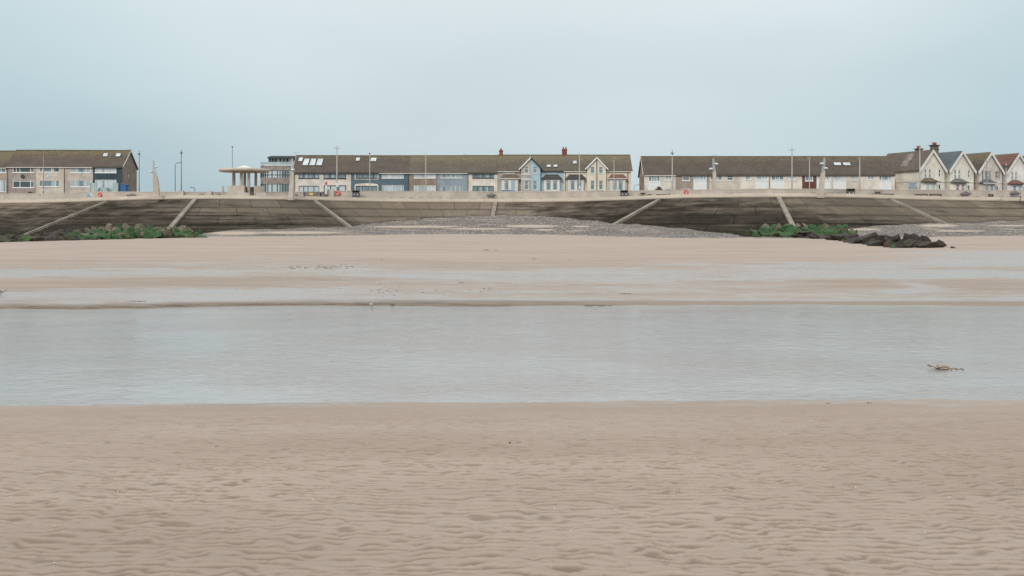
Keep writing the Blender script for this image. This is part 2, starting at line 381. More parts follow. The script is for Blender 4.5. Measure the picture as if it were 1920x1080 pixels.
farw=mrange(t,gsep0,16,22,0,1.0); dry=mix(t,farw,dry,mix(t,mrange(t,n1,.35,.65),(.405,.335,.285),(.47,.395,.342)))
flat=mrange(t,gsep0,40,62,.9,0); dry=mix(t,flat,dry,mix(t,mrange(t,n1,.35,.65),(.335,.275,.23),(.40,.335,.285)))
dry=mix(t,mrange(t,n3,.35,.75,0,.32),dry,(.23,.18,.145))
dry=mix(t,mrange(t,n3,.25,.1,0,.5),dry,(.62,.53,.44))
dry=mix(t,mth(t,'MULTIPLY',at_,.95),dry,(.225,.178,.140))  # trough shade and corner falloff mixed into the sand colour
g=node(t,'ShaderNodeSeparateXYZ'); t.links.new(p,g.inputs[0])
wl=mrange(t,g.outputs[1],24.0,24.8)                                 # beyond the channel
spk=mth(t,'MULTIPLY',mrange(t,n4,.62,.74,0,.55),wl)
wm=mth(t,'ADD',aw,mth(t,'MULTIPLY',mth(t,'SUBTRACT',n4,.5),2.6)); wm=mth(t,'MULTIPLY',mrange(t,wm,.08,1.0),mrange(t,aw,.02,.2))
col=mix(t,wm,dry,(.335,.31,.29)); col=mix(t,mth(t,'MULTIPLY',spk,mrange(t,aw,.1,.4)),col,(.20,.155,.12))
# damp brown face of the little bank along the far water's edge
bk=mth(t,'MULTIPLY',mrange(t,g.outputs[2],.115,.02,0,1),mth(t,'MULTIPLY',mrange(t,g.outputs[1],22,23),mrange(t,g.outputs[1],27,26)))
col=mix(t,bk,col,mix(t,mrange(t,g.outputs[0],-3,5),mix(t,mrange(t,n4,.35,.65),(.14,.112,.088),(.24,.20,.16)),(.30,.252,.208))); wm2=mth(t,'MULTIPLY',wm,mth(t,'SUBTRACT',1.0,bk))
t.links.new(col,b.inputs['Base Color']); t.links.new(mrange(t,wm2,0,1,.95,.24,False),b.inputs['Roughness'])
b.inputs['IOR'].default_value=1.34; t.links.new(mrange(t,wm2,0,.6,.06,.62,False),b.inputs['Specular IOR Level'])
hh=mth(t,'ADD',mth(t,'MULTIPLY',n3,.10),mth(t,'MULTIPLY',noi(t,pos(t,(1,2.2,1)),9,5,.65),.7))
bp=bump(t,b,hh,.55,.012)
M['sand']=m
tag(mesh_grid('sand',GX,GY,GZ,M['sand'],{'wet':wet,'sand_shade':sand_shade}),kind='structure',label='wide flat beach of pale rippled sand with wet patches')
# water in the tidal channel
m,t,b=new_mat('channel_water')
b.inputs['Roughness'].default_value=.07; b.inputs['IOR'].default_value=1.45
p1=pos(t,(1.3,2.3,1)); h1=noi(t,p1,4.6,4,.62); h2=noi(t,pos(t,(1.3,2.8,1)),13,3,.6); h3=noi(t,pos(t,(.3,.4,1)),1.0,3,.5)
hh=mth(t,'ADD',mth(t,'MULTIPLY',h1,1.0),mth(t,'MULTIPLY',h2,.35))
hh=mth(t,'MULTIPLY',hh,mrange(t,h3,.35,.65,.35,1.0)); bump(t,b,hh,.5,.02)
t.links.new(mix(t,mrange(t,h1,.4,.7),(.36,.34,.322),(.30,.284,.27)),b.inputs['Base Color'])
wxs=np.arange(0,7,.04).tolist(); wxs+=grow(wxs[-1]+.04,420,.06,1.035); wxs=np.array([-x for x in wxs[:0:-1]]+wxs)
wys=np.arange(9.5,27.2,.035); WX,WY=np.meshgrid(wxs,wys)
wv1=.35*(fbm(WX*.8+7,WY*.8,3)-.5)
wh=(vnoise((WX+wv1+WY*.35)*5.5,(WY+wv1-WX*.15)*5.6)-.5)*.42+(vnoise((WX-WY*.3)*9.5+9,(WY+wv1)*10.0+3)-.5)*.34+(vnoise(WX*13+2,WY*18+5)-.5)*.16
WZ=wh*(.0038+.0040*sstep(.3,.7,fbm(WX*.25+4,WY*.3+6,3)))*sstep(10.7,11.6,WY)*sstep(24.6,23.6,WY)
tag(mesh_grid('water',WX,WY,WZ,m),kind='structure',label='shallow channel of calm grey water lying across the beach')
# ------------------------------------------------------------------ stepped revetment
m,t,b=new_mat('stained_step_concrete')
tcn=node(t,'ShaderNodeTexCoord'); uv=tcn.outputs['UV']
def uvn(sc,s,d=5,r=.6):
    mm=node(t,'ShaderNodeMapping'); mm.inputs['Scale'].default_value=sc; t.links.new(uv,mm.inputs[0]); return noi(t,mm.outputs[0],s,d,r)
st=attr(t,'stain'); green=attr(t,'green')
na=uvn((.16,3.4,1),.9,6,.65); nb=uvn((1.2,1.5,1),1.0,5,.7); ncn=uvn((.05,.35,1),1.0,3,.5)
light=mix(t,mrange(t,nb,.3,.7),(.43,.372,.312),(.54,.475,.405)); dark=mix(t,mrange(t,nb,.3,.7),(.102,.086,.071),(.180,.153,.127))
nd=uvn((.5,3.0,1),.8,4,.6)
s=mth(t,'ADD',st,mth(t,'MULTIPLY',mth(t,'SUBTRACT',na,.5),1.5)); s=mth(t,'ADD',s,mth(t,'MULTIPLY',mth(t,'SUBTRACT',ncn,.5),.8)); s=mth(t,'ADD',s,mth(t,'MULTIPLY',mth(t,'SUBTRACT',nd,.5),.7))
s=mrange(t,s,.46,1.12)
col=mix(t,s,light,dark)
col=mix(t,mth(t,'MULTIPLY',green,mrange(t,nb,.35,.65,.3,1.)),col,(.060,.082,.062))
br=node(t,'ShaderNodeTexBrick'); br.offset=.5
mm=node(t,'ShaderNodeMapping'); t.links.new(uv,mm.inputs[0]); t.links.new(mm.outputs[0],br.inputs['Vector'])
br.inputs['Scale'].default_value=1; br.inputs['Mortar Size'].default_value=.055; br.inputs['Brick Width'].default_value=4.4; br.inputs['Row Height'].default_value=1.32; br.inputs['Mortar Smooth'].default_value=.1
br.inputs['Color1'].default_value=(1,1,1,1); br.inputs['Color2'].default_value=(.80,.80,.80,1); br.inputs['Mortar'].default_value=(.25,.25,.25,1)
col=mix(t,mrange(t,nb,.35,.6,.25,.85),col,br.outputs[0],'MULTIPLY')
t.links.new(col,b.inputs['Base Color']); b.inputs['Roughness'].default_value=.8; M['steps']=m
SI=np.arange(250,1600,2)                                   # every second sample of the curve
prof=[]; r=0.0; z=ZT
for k in range(NST):
    full = False
    prof.append((r,z)); z1=z-RISE*(1.0 if full else .60); prof.append((r,z1))
    if not full: prof.append((r-.09,z1)); prof.append((r-.09,z-RISE))
    z-=RISE; r+=RISE*SL; prof.append((r,z))
pr=np.array([a for a,_ in prof]); pz=np.array([a for _,a in prof])
cx,cy,nx_,ny_,uu,spx=sX[SI],sD[SI],nxs[SI],nys[SI],U[SI],sx[SI]
RX=cx[None]+nx_[None]*pr[:,None]; RY=cy[None]+ny_[None]*pr[:,None]; RZ=np.repeat(pz[:,None],len(SI),1)
sxs=[-60,40,110,230,340,370,430,520,600,650,700,860,930,960,1060,1150,1300,1450,1462,1540,1640,1700,1780,1860,1960]
sts=[0,.14,.28,.42,.62,.85,1.0]
ST=np.array([
[.25,.35,.70,.75,.70,.60,.40,.30,.22,.12,.20,.25,.35,.50,.70,.85,.90,.75,.55,.45,.35,.30,.40,.62,.70],
[.45,.70,.85,.85,.80,.70,.55,.50,.45,.25,.22,.30,.45,.60,.80,.90,.92,.85,.65,.50,.40,.32,.42,.68,.75],
[.70,.80,.85,.80,.78,.70,.50,.45,.45,.25,.25,.32,.42,.55,.78,.90,.90,.82,.65,.50,.42,.35,.40,.55,.60],
[.85,.90,.92,.88,.88,.80,.66,.60,.50,.30,.30,.50,.50,.65,.85,.95,.95,.95,.85,.68,.50,.36,.40,.50,.50],
[.95,.95,.98,.98,.98,.92,.85,.75,.70,.45,.40,.60,.60,.70,.85,.95,1.0,1.0,.95,.90,.75,.45,.40,.45,.50],
[.95,.95,1.0,1.0,1.0,.95,.88,.80,.75,.50,.50,.60,.60,.60,.65,.75,.90,1.0,1.0,.90,.75,.50,.45,.5,.5],
[.95,.95,1.0,1.0,1.0,.95,.88,.80,.75,.50,.50,.60,.60,.60,.55,.60,.70,.95,1.0,.85,.7,.5,.45,.5,.5]])
tt=(ZT-RZ)/(NST*RISE)
stain=bil(sxs,sts,ST,np.repeat(spx[None],len(pr),0),tt)
gmask=np.interp(spx,[100,250,340,520,640,700,1200,1350,1450,1520,1620,1760],[.75,.8,.8,.6,.35,0,0,.55,.75,.6,.3,0])[None]*sstep(.55,.9,tt)
me_o=mesh_grid('stepped_seawall',RX,RY,RZ,M['steps'],{'stain':stain,'green':gmask*.85},smooth=False)
me=me_o.data; uvl=me.uv_layers.new(name='UVMap'); li=np.zeros(len(me.loops),dtype=np.int32); me.loops.foreach_get('vertex_index',li)
vv=(ZT-RZ).reshape(-1); uu2=np.repeat(uu[None],len(pr),0).reshape(-1); uvl.data.foreach_set('uv',np.stack([uu2[li],vv[li]],-1).ravel().astype(np.float32))
tag(me_o,'long curving sea defence of dark stained concrete steps below the promenade','sea wall')
XF[me_o]=((0,0,0),0)
# dividing strips running down the steps
def strip(px,half,drop):
    i=int(np.argmin(abs(sx-px))); n=Vector((nxs[i],nys[i],0)); tg=Vector((tx[i],ty[i],0)); P0=Vector((sX[i],sD[i],ZT))
    run=drop*SL; dn=(n*run+Vector((0,0,-drop))); up=Vector((0,0,1)); s_=MB()
    a=P0-n*.02+up*.02-tg*half; b_=P0-n*.02+up*.02+tg*half; c=b_+dn+n*.3; d=a+dn+n*.3
    a2,b2,c2,d2=[q+n*.30+up*.07 for q in (a,b_,c,d)]; lo=Vector((0,0,-.5))
    s_.add([a+lo,b_+lo,c+lo,d+lo,a2,b2,c2,d2],[(4,5,6,7),(0,3,2,1),(0,1,5,4),(1,2,6,5),(2,3,7,6),(3,0,4,7)])
    return s_
m2=render_mat('strip_concrete',(.28,.25,.205),.18,.9,.6,True,(.25,.24,.2),.5)
for px,dr in ((205,5.5),(366,5.3),(589,5.3),(929,4.6),(1239,5.3),(1459,5.4),(1668,5.4)):
    strip(px,.26 if px in (205,589,1668) else .32,dr).build('dividing_strip',m2,me_o)
# ------------------------------------------------------------------ cap wall above the steps
def ribbon(prof_rz, i0, i1, step=3):
    idx=np.arange(i0,i1,step); r_=np.array([a for a,_ in prof_rz]); z_=np.array([a for _,a in prof_rz])
    return (sX[idx][None]+nxs[idx][None]*r_[:,None], sD[idx][None]+nys[idx][None]*r_[:,None], np.repeat(z_[:,None],len(idx),1), idx)
m,t,b=new_mat('cap_concrete')
tcn=node(t,'ShaderNodeTexCoord'); uv=tcn.outputs['UV']
na=noi(t,pos(t,(.3,.3,1.5)),1.0,6,.65); nb=noi(t,pos(t),3.0,5,.7)
col=mix(t,mrange(t,na,.3,.7),(.45,.38,.305),(.54,.465,.38)); col=mix(t,mrange(t,nb,.55,.75,0,.4),col,(.26,.215,.165))
br=node(t,'ShaderNodeTexBrick'); br.offset=0; t.links.new(uv,br.inputs['Vector'])
br.inputs['Scale'].default_value=1; br.inputs['Mortar Size'].default_value=.02; br.inputs['Brick Width'].default_value=2.4; br.inputs['Row Height'].default_value=3
br.inputs['Color1'].default_value=(1,1,1,1); br.inputs['Color2'].default_value=(.9,.9,.9,1); br.inputs['Mortar'].default_value=(.5,.5,.5,1)
col=mix(t,.8,col,br.outputs[0],'MULTIPLY'); t.links.new(col,b.inputs['Base Color']); b.inputs['Roughness'].default_value=.9
M['cap']=m
capprof=[(-.3,6.72),(.14,6.72),(.14,7.04),(-.02,7.06),(-.45,7.06),(-.45,7.40),(-.95,7.42),(-.95,7.2),(-1.6,7.2)]
a,b_,c_,idx=ribbon(capprof,250,1600)
o=mesh_grid('promenade_edge_wall',a,b_,c_,M['cap'],smooth=False)
me=o.data; uvl=me.uv_layers.new(name='UVMap'); li=np.zeros(len(me.loops),dtype=np.int32); me.loops.foreach_get('vertex_index',li)
uu2=np.repeat(U[idx][None],len(capprof),0).reshape(-1); vv=c_.reshape(-1); uvl.data.foreach_set('uv',np.stack([uu2[li],vv[li]],-1).ravel().astype(np.float32))
tag(o,'low pale concrete kerb wall running along the top of the sea steps','wall')
# promenade paving and the land behind
ppx=[-700,0,150,250,340,500,620,780,930,1030,1150,1240,1340,1457,1560,1660,1760,1920,2100,2700]
pY =[204,202.5,198,193,190,190.5,194,198.5,199.5,199,194,190,184,181,181,185,188,193,194,194]
def parY(px): return float(np.interp(px,ppx,pY))
idx=np.arange(250,1600,6); pyv=np.array([parY(sx[i]) for i in idx])
A=np.stack([sX[idx]-nxs[idx]*1.6,(sx[idx]-960)*(pyv+1)/F]); Bm=np.stack([sD[idx]-nys[idx]*1.6,pyv+1]); C=np.full_like(A,7.2)
paving=render_mat('promenade_paving',(.36,.31,.26),.12)
tag(mesh_grid('promenade',A,Bm,C,paving,smooth=False),kind='structure',label='paved promenade between the sea steps and the parapet')
A=np.stack([(sx[idx]-960)*(pyv+.7)/F,(sx[idx]-960)*(pyv+3)/F,(sx[idx]-960)*6,]); Bm=np.stack([pyv+.7,pyv+3,np.full_like(pyv,1500)]); C=np.full_like(A,7.95)
tag(mesh_grid('ground',A,Bm,C,render_mat('road_asphalt',(.06,.06,.06),.1),smooth=False),kind='structure',label='land behind the promenade parapet')
# ------------------------------------------------------------------ shingle bank
spxx=np.arange(380,2140,3.0)
ccx=[380,430,480,560,600,652,700,760,800,860,900,960,1000,1060,1100,1150,1200,1250,1320,1380,1420,1560,1600,1650,1700,1770,1850,1920,2140]
ccy=[437,432,430,428,427,425,418,413,410,407,404.5,404,404.5,408,412,419,423,427,434,440,441,433,430,425,421,418,416,414,414]
rows=46; SXX=np.zeros((rows,len(spxx))); SYY=SXX.copy(); SZZ=SXX.copy(); STR=SXX.copy()
for j,px in enumerate(spxx):
    i=int(np.argmin(abs(sx-px))); Dt=sD[i]; ray=Vector(((px-960)/F,1,0)).normalized(); cth=-(nxs[i]*ray.x+nys[i]*ray.y)
    yc=float(np.interp(px,ccx,ccy))+1.8*(float(fbm(np.array([px*.035]),np.array([3.3]),4)[0])-.5)*2; kk=cth/SL
    Yc=(ZT-EYE-Dt*kk)/(((HY-yc)/F)-kk); zc=EYE+(HY-yc)*Yc/F
    Y0=Yc-26; z0=float(beach_z(np.array([PX(px,Y0)]),np.array([Y0]))[0])-.03
    for k in range(rows):
        f=k/(rows-6); Y=Y0+(Yc-Y0)*f; g_=f if f<1 else f
        zz=z0+(zc-z0)*(g_+.0*math.sin(min(g_,1)*math.pi)*(.6))
        SXX[k,j]=PX(px,Y); SYY[k,j]=Y; SZZ[k,j]=zz
SZZ+= (fbm(SXX*.5,SYY*.5,4)-.5)*.25*sstep(0,.15,(np.arange(rows)/(rows-6.))[:,None])
SZZ[0]-=.15
qx=960+SXX*F/SYY; qy=HY-(SZZ-EYE)*F/SYY
for (ex,ey,rx,ry) in ((780,425,110,2.2),(900,429,80,1.8),(995,424,62,3.2),(1022,431,26,1.6),(1090,424.5,22,1.8),(1610,430,50,2.2),(1760,423,45,3.2),(1900,423,60,1.6),(560,436,100,3),(440,437,60,4),(1800,433,60,1.8)):
    STR=np.maximum(STR,np.exp(-((qx-ex)/rx)**2-((qy-ey)/ry)**2))
m,t,b=new_mat('shingle')
vo=node(t,'ShaderNodeTexVoronoi'); vo.inputs['Scale'].default_value=6.5; t.links.new(pos(t,(1,.5,1)),vo.inputs['Vector'])
sepc=node(t,'ShaderNodeSeparateColor'); t.links.new(vo.outputs['Color'],sepc.inputs[0])
col=mix(t,sepc.outputs[0],(.100,.085,.075),(.235,.203,.178)); col=mix(t,mrange(t,sepc.outputs[1],.82,.86),col,(.50,.45,.40)); col=mix(t,mrange(t,sepc.outputs[2],.80,.84),col,(.055,.05,.047))
col=mix(t,mrange(t,vo.outputs['Distance'],.3,.6,0,.5),col,(.08,.07,.065))
n1=noi(t,pos(t,(.15,.4,1)),1.0,5,.65); col=mix(t,mrange(t,n1,.50,.72,0,.75),col,(.38,.32,.26))
sa=attr(t,'sandy'); n2=noi(t,pos(t,(.5,1,1)),2,5,.7); k_=mrange(t,mth(t,'ADD',sa,mth(t,'MULTIPLY',mth(t,'SUBTRACT',n2,.5),.9)),.35,.7)
col=mix(t,k_,col,(.44,.36,.285)); t.links.new(col,b.inputs['Base Color']); b.inputs['Roughness'].default_value=.85
bump(t,b,vo.outputs['Distance'],.6,-.06)
edge=np.exp(-(np.arange(rows)/2.2)[:,None])*np.ones_like(STR)
tag(mesh_grid('shingle',SXX,SYY,SZZ,m,{'sandy':np.maximum(STR,edge*.9)}),kind='stuff',label='dark grey shingle bank piled against the foot of the sea steps')
# ------------------------------------------------------------------ parapet wall
tpx=[-700,0,147,151,340,470,569,570,612,613,700,930,1060,1180,1240,1340,1440,1560,1660,1780,1920,2700]
tpy=[363,363,362,359,359.3,359.5,359.5,359.5,359.5,357.5,358,358.6,358.4,357.2,356.2,354.8,353.6,353.9,355.2,356.0,356.6,357]
def parapet(px0,px1,name,label):
    xs=np.arange(px0,px1+.1,4.0); fr=[];ft=[];bt=[];bb=[];cf=[];s_=MB();c_=MB();q=MB()
    th=.35
    n=len(xs); v=[]; vc=[]
    for x in xs:
        Y=parY(x); zt=PZ(float(np.interp(x,tpx,tpy)),Y); X=PX(x,Y); X2=PX(x,Y+th)
        v+=[(X,Y,7.15),(X,Y,zt-.12),(X2,Y+th,zt-.12),(X2,Y+th,7.15)]
        Xa=PX(x,Y-.05); vc+=[(Xa,Y-.05,zt-.12),(Xa,Y-.05,zt),(X2,Y+th+.05,zt),(X2,Y+th+.05,zt-.12)]
    for vs,mb in ((v,s_),(vc,c_)):
        mb.add(vs,[(i*4+k,(i+1)*4+k,(i+1)*4+(k+1)%4,i*4+(k+1)%4) for i in range(n-1) for k in range(4)]+[(0,1,2,3),((n-1)*4+3,(n-1)*4+2,(n-1)*4+1,(n-1)*4)])
    e=s_.build(name,M['concrete']); XF[e]=((0,0,0),0); tag(e,label,'wall'); c_.build('coping',M['coping'],e)
    # raised wave relief on the face
    wv=MB(); x=px0+10
    while x<px1-10:
        Y=parY(x); k=2.2*math.sin(x*.15); wv.box(PX(x,Y),PX(x,Y)+.7,Y-.06,Y+.02,7.75+.12*math.sin(x*.33),7.85+.12*math.sin(x*.33)); x+=9
    wv.build('wave_relief',M['coping'],e)
    return e
parapet(-100,568,'parapet_wall','pale concrete parapet wall along the promenade in front of the dark teal house')
parapet(613,2010,'parapet_wall','long pale concrete parapet wall along the promenade in front of the middle terrace')
def post(px,w_,top,label=None,Y=None,pw=.9):
    Y=(Y or parY(px))-.25; s_=MB(); zt=PZ(top,Y); X=PX(px,Y); h=w_*Y/F/2
    return s_.box(X-h,X+h,Y-.3,Y+.3,7.15,zt)
for px,w_,top,lab in ((340,9,357.2,'squat concrete pier under the tall lamp post beside the curved street lamp'),(393,8,358,'plain concrete pier in the parapet just before the round shelter'),(620,12,355.5,'raised concrete pier between the timber gates and the life ring')):
    tag(post(px,w_,top).build('wall_pier',M['coping']),lab,'pier','piers standing in the promenade parapet')
# ------------------------------------------------------------------ houses
ZG=8.0
def facade(mb,x0,x1,z0,z1,Y,holes,depth=.14):
    xs=sorted({x0,x1,*[h[0] for h in holes],*[h[2] for h in holes]}); zs=sorted({z0,z1,*[h[1] for h in holes],*[h[3] for h in holes]})
    xs=[x for x in xs if x0<=x<=x1]; zs=[z for z in zs if z0<=z<=z1]
    for i in range(len(xs)-1):
        for j in range(len(zs)-1):
            cx_=(xs[i]+xs[i+1])/2; cz=(zs[j]+zs[j+1])/2
            if any(h[0]<cx_<h[2] and h[1]<cz<h[3] for h in holes): continue
            mb.add([(xs[i],Y,zs[j]),(xs[i+1],Y,zs[j]),(xs[i+1],Y,zs[j+1]),(xs[i],Y,zs[j+1])],[(0,1,2,3)])
    for a,c,b_,d in holes:
        q=[(a,c),(b_,c),(b_,d),(a,d)]
        for k in range(4):
            p,r_=q[k],q[(k+1)%4]; mb.add([(p[0],Y,p[1]),(r_[0],Y,r_[1]),(r_[0],Y+depth,r_[1]),(p[0],Y+depth,p[1])],[(0,1,2,3)])
def window(par,x0,z0,x1,z1,Y,fm,gm,div=(),rail=None,fw=.10,depth=.14,sill=True,name='window'):
    f=MB(); y0=Y+.03; y1=Y+depth+.02
    f.box(x0,x0+fw,y0,y1,z0,z1); f.box(x1-fw,x1,y0,y1,z0,z1); f.box(x0+fw,x1-fw,y0,y1,z0,z0+fw); f.box(x0+fw,x1-fw,y0,y1,z1-fw,z1)
    for d in div:
        x=x0+(x1-x0)*d; f.box(x-fw*.55,x+fw*.55,y0+.01,y1-.01,z0+fw,z1-fw)
    if rail:
        for r0 in (rail if isinstance(rail,(list,tuple)) else [rail]):
            z=z0+(z1-z0)*r0; f.box(x0+fw,x1-fw,y0+.02,y1-.02,z-fw*.45,z+fw*.45)
    if sill: f.box(x0-.08,x1+.08,Y-.09,Y-.003,z0-.09,z0+.01)
    o=f.build(name,fm,par)
    MB().box(x0+fw*.5,x1-fw*.5,Y+depth-.04,Y+depth-.01,z0+fw*.5,z1-fw*.5).build('pane',gm,o); return o
def roof_slab(mb,x0,x1,Ye,ze,Yr,zr,Yb,zb,t=.16):
    mb.prism([(Ye,ze),(Yr,zr),(Yb,zb),(Yb,zb-t),(Yr,zr-t*1.25),(Ye,ze-t)],'x',x0,x1)
    mb.prism([(Yr-.16,zr-.04),(Yr,zr+.09),(Yr+.16,zr-.04)],'x',x0,x1)
def on_roof(px,py,Ye,ze,Yr,zr):
    s_=(zr-ze)/(Yr-Ye); k=(HY-py)/F; Y=(ze-Ye*s_-EYE)/(k-s_); return PX(px,Y),Y,ze+(Y-Ye)*s_
def skylight(par,pts,Ye,ze,Yr,zr):
    q=[on_roof(a,b_,Ye,ze,Yr,zr) for a,b_ in pts]; nrm=Vector((0,-(zr-ze),(Yr-Ye))).normalized()
    c=sum((Vector(p) for p in q),Vector())/4
    fr=[c+(Vector(p)-c)*1.10 for p in q]
    o=MB().slab(fr,nrm,.10).build('skylight',M['darkframe'],par)
    MB().slab([Vector(p)+nrm*.104 for p in q],nrm,.03).build('pane',M['skyglass'],o); return o
def row_house(nm,label,px0,px1,Y,eave,ridge,wall,roofm,wins,depth=8.0,group=None,fascia='dirty_white',ends=(0,0),sky_l=(),pipe=None,rdx=(0,0),bands=(),surround=(),over=.3):
    x0,x1=PX(px0,Y)+.004,PX(px1,Y)-.004; ze=PZ(eave,Y); Yr=Y+depth/2; zr=PZ(ridge,Yr)
    e=thing(nm,label,'house',((x0+x1)/2,Y,ZG),0,group)
    w_=MB(); holes=[]
    for wd in wins: holes.append((PX(wd['p'][0],Y),PZ(wd['p'][3],Y),PX(wd['p'][2],Y),PZ(wd['p'][1],Y)))
    zt=ze-.14
    facade(w_,x0,x1,ZG-.3,zt,Y,holes)
    for xx in (x0,x1): w_.add([(xx,Y,ZG-.3),(xx,Y+depth,ZG-.3),(xx,Y+depth,zt),(xx,Yr,zr-.2),(xx,Y,zt)],[(0,1,2,3,4)])
    w_.add([(x0,Y+depth,ZG-.3),(x1,Y+depth,ZG-.3),(x1,Y+depth,zt),(x0,Y+depth,zt)],[(0,1,2,3)])
    w_.build('wall',M[wall],e)
    sl=(zr-ze)/(depth/2); r_=MB(); a=x0-.003-(.25 if ends[0] else 0); b_=x1+.003+(.25 if ends[1] else 0)
    roof_slab(r_,a,b_,Y-over,ze-over*sl,Yr,zr,Y+depth+over,ze-over*sl); rf=r_.build('roof',roofm,e)
    for k,en in enumerate(ends):
        if en:                               # barge boards on an open gable end
            xx=a if k==0 else b_; bb=MB(); s0,s1=(xx-.05,xx-.004) if k==0 else (xx+.004,xx+.05)
            bb.prism([(Y-over,ze-over*sl+.03),(Yr,zr+.03),(Y+depth+over,ze-over*sl+.03),(Y+depth+over,ze-over*sl-.2),(Yr,zr-.24),(Y-over,ze-over*sl-.2)],'x',s0,s1)
            bb.build('barge_board',M['dirty_white'],e)
    g_=MB(); zf=ze-over*sl-.17; g_.box(x0,x1,Y-over-.05,Y-over+.05,zf-.10,zf+.02); g_.box(x0,x1,Y-over+.06,Y-.002,zf-.06,zf-.02); g_.build('fascia',M[fascia],e)
    for k,wd in enumerate(wins):
        h=holes[k]; window(e,h[0],h[1],h[2],h[3],Y,M[wd.get('f','white')],M[wd.get('g','glass')],wd.get('d',()),wd.get('r'),wd.get('w',.10),sill=wd.get('s',True),name=wd.get('n','window'))
    for q in sky_l: skylight(e,q,Y-over,ze-over*sl,Yr,zr)
    for (a0,b0,a1,b1,mm) in bands:
        MB().box(PX(a0,Y),PX(a1,Y),Y-.05,Y-.002,PZ(b1,Y),PZ(b0,Y)).build('wall_panel' ,M[mm],e)
    if pipe:
        X=PX(pipe,Y); MB().tube([(X,Y-.1,ZG-.2),(X,Y-.1,zf-.1)],.05,6).build('downpipe',M['gutter'],e)
    return e,Y,ze,Yr,zr,x0,x1
def W(x0,y0,x1,y1,f='white',g='glass',d=(),r=None,**k): return dict(p=(x0,y0,x1,y1),f=f,g=g,d=d,r=r,**k)
# --- left terrace
YL=207.; GL='houses of the left terrace'
row_house('terraced_house','taupe house with white framed windows cut off by the edge, beside the pinkish grey one',-46,12.2,YL,311,283,'taupe',R_['c'],[W(-38,313,-14,324,d=(.25,.7)),W(-8,313,11,324,d=(.55,)),W(-8,338,11,360,f='white',g='glasslight',d=(.5,),s=False)],group=GL)
L1=row_house('terraced_house','pinkish grey pebbledashed terraced house with a dark satellite dish between its windows',12.2,67,YL,309.5,281.5,'pinkgrey',R_['a'],[W(24,312,64,323.5,g='glassdark',d=(.16,.33,.83)),W(24,337,64,352,g='glassdark',d=(.33,.83),r=.80)],group=GL,pipe=14.5)
row_house('terraced_house','beige terraced house with a round white plaque between its two windows',67,120,YL,309.5,281.5,'beige',R_['a'],[W(73,312,97,323,g='glass',d=(.28,)),W(99.5,312,111.5,323,g='glassdark',r=.75),W(73,338,111.5,350,g='glass',d=(.2,.8))],group=GL,fascia='dirty_white')
row_house('terraced_house','pinkish beige pebbledashed house with plain white windows beside the dark teal end house',120,174,YL,309.8,281.8,'pinkbeige',R_['a'],[W(132,312,170,324,d=(.3,.78)),W(132,337.5,170,350.5,d=(.26,.76))],group=GL,pipe=120.8)
L4=row_house('terraced_house','dark teal end terrace house with brown gable side, two skylights and white patio doors',174,229.2,YL,309.8,282,'teal',R_['a'],[W(178,312,218,324,g='netglass',d=(.3,.65),w=.1),W(178,337,218,360,g='glasslight',d=(.33,.66),s=False,n='patio_door')],group=GL,ends=(0,1),fascia='darkframe',
  sky_l=[[(193,294),(201,294),(203,288.3),(195,288.3)],[(217,294),(225,294),(227,288.3),(219,288.3)]])
e,Y,ze,Yr,zr,x0,x1=L4
gw=MB(); gw.add([(x1+.02,Y+.02,ZG-.3),(x1+.02,Y+7.99,ZG-.3),(x1+.02,Y+7.99,ze-.16),(x1+.02,Yr,zr-.22),(x1+.02,Y+.02,ze-.16),
  (x1-.1,Y+.02,ZG-.3),(x1-.1,Y+7.99,ZG-.3),(x1-.1,Y+7.99,ze-.16),(x1-.1,Yr,zr-.22),(x1-.1,Y+.02,ze-.16)],[(0,1,2,3,4),(9,8,7,6,5),(0,4,9,5),(1,0,5,6)]); gw.build('gable_wall',M['brownwall'],e)
for z in (12.3,11.9,9.9,9.3): MB().box(x1+.02,x1+.10,Yr-.9,Yr-.6,z,z+.22).build('wall_vent',M['white'],e)
# satellite dish, plaque
def disc(mb,c,r,t=.08,n=24): 
    return mb.prism([(c[0]+r*math.cos(2*math.pi*k/n),c[2]+r*math.sin(2*math.pi*k/n)) for k in range(n)],'y',c[1]-t,c[1])
dd=MB(); c=(PX(43,YL),YL-.25,PZ(330.5,YL)); disc(dd,c,.36,.05); dd.tube([(c[0],YL,c[2]-.1),(c[0],c[1],c[2]),(c[0]+.15,c[1]-.4,c[2]-.1)],.025,5); tag(dd.build('satellite_dish',M['darkframe']),'dark satellite dish fixed to the pinkish grey terraced house','satellite dish')
pl=thing('wall_plaque','round white plaque with a dark curved mark on the beige house','plaque',(PX(91,YL),YL-.08,PZ(330,YL)))
mb=MB(); disc(mb,(PX(91,YL),YL-.002,PZ(330,YL)),.37,.06); mb.build('disc',M['signpale'],pl)
mb=MB(); c=(PX(91,YL),PZ(330,YL)); mb.tube([(c[0]-.05,YL-.075,c[1]+.2),(c[0]+.12,YL-.075,c[1]+.1),(c[0]+.16,YL-.075,c[1]-.08),(c[0]-.02,YL-.075,c[1]-.16)],.035,5); mb.build('emblem',M['slateblue'],pl)
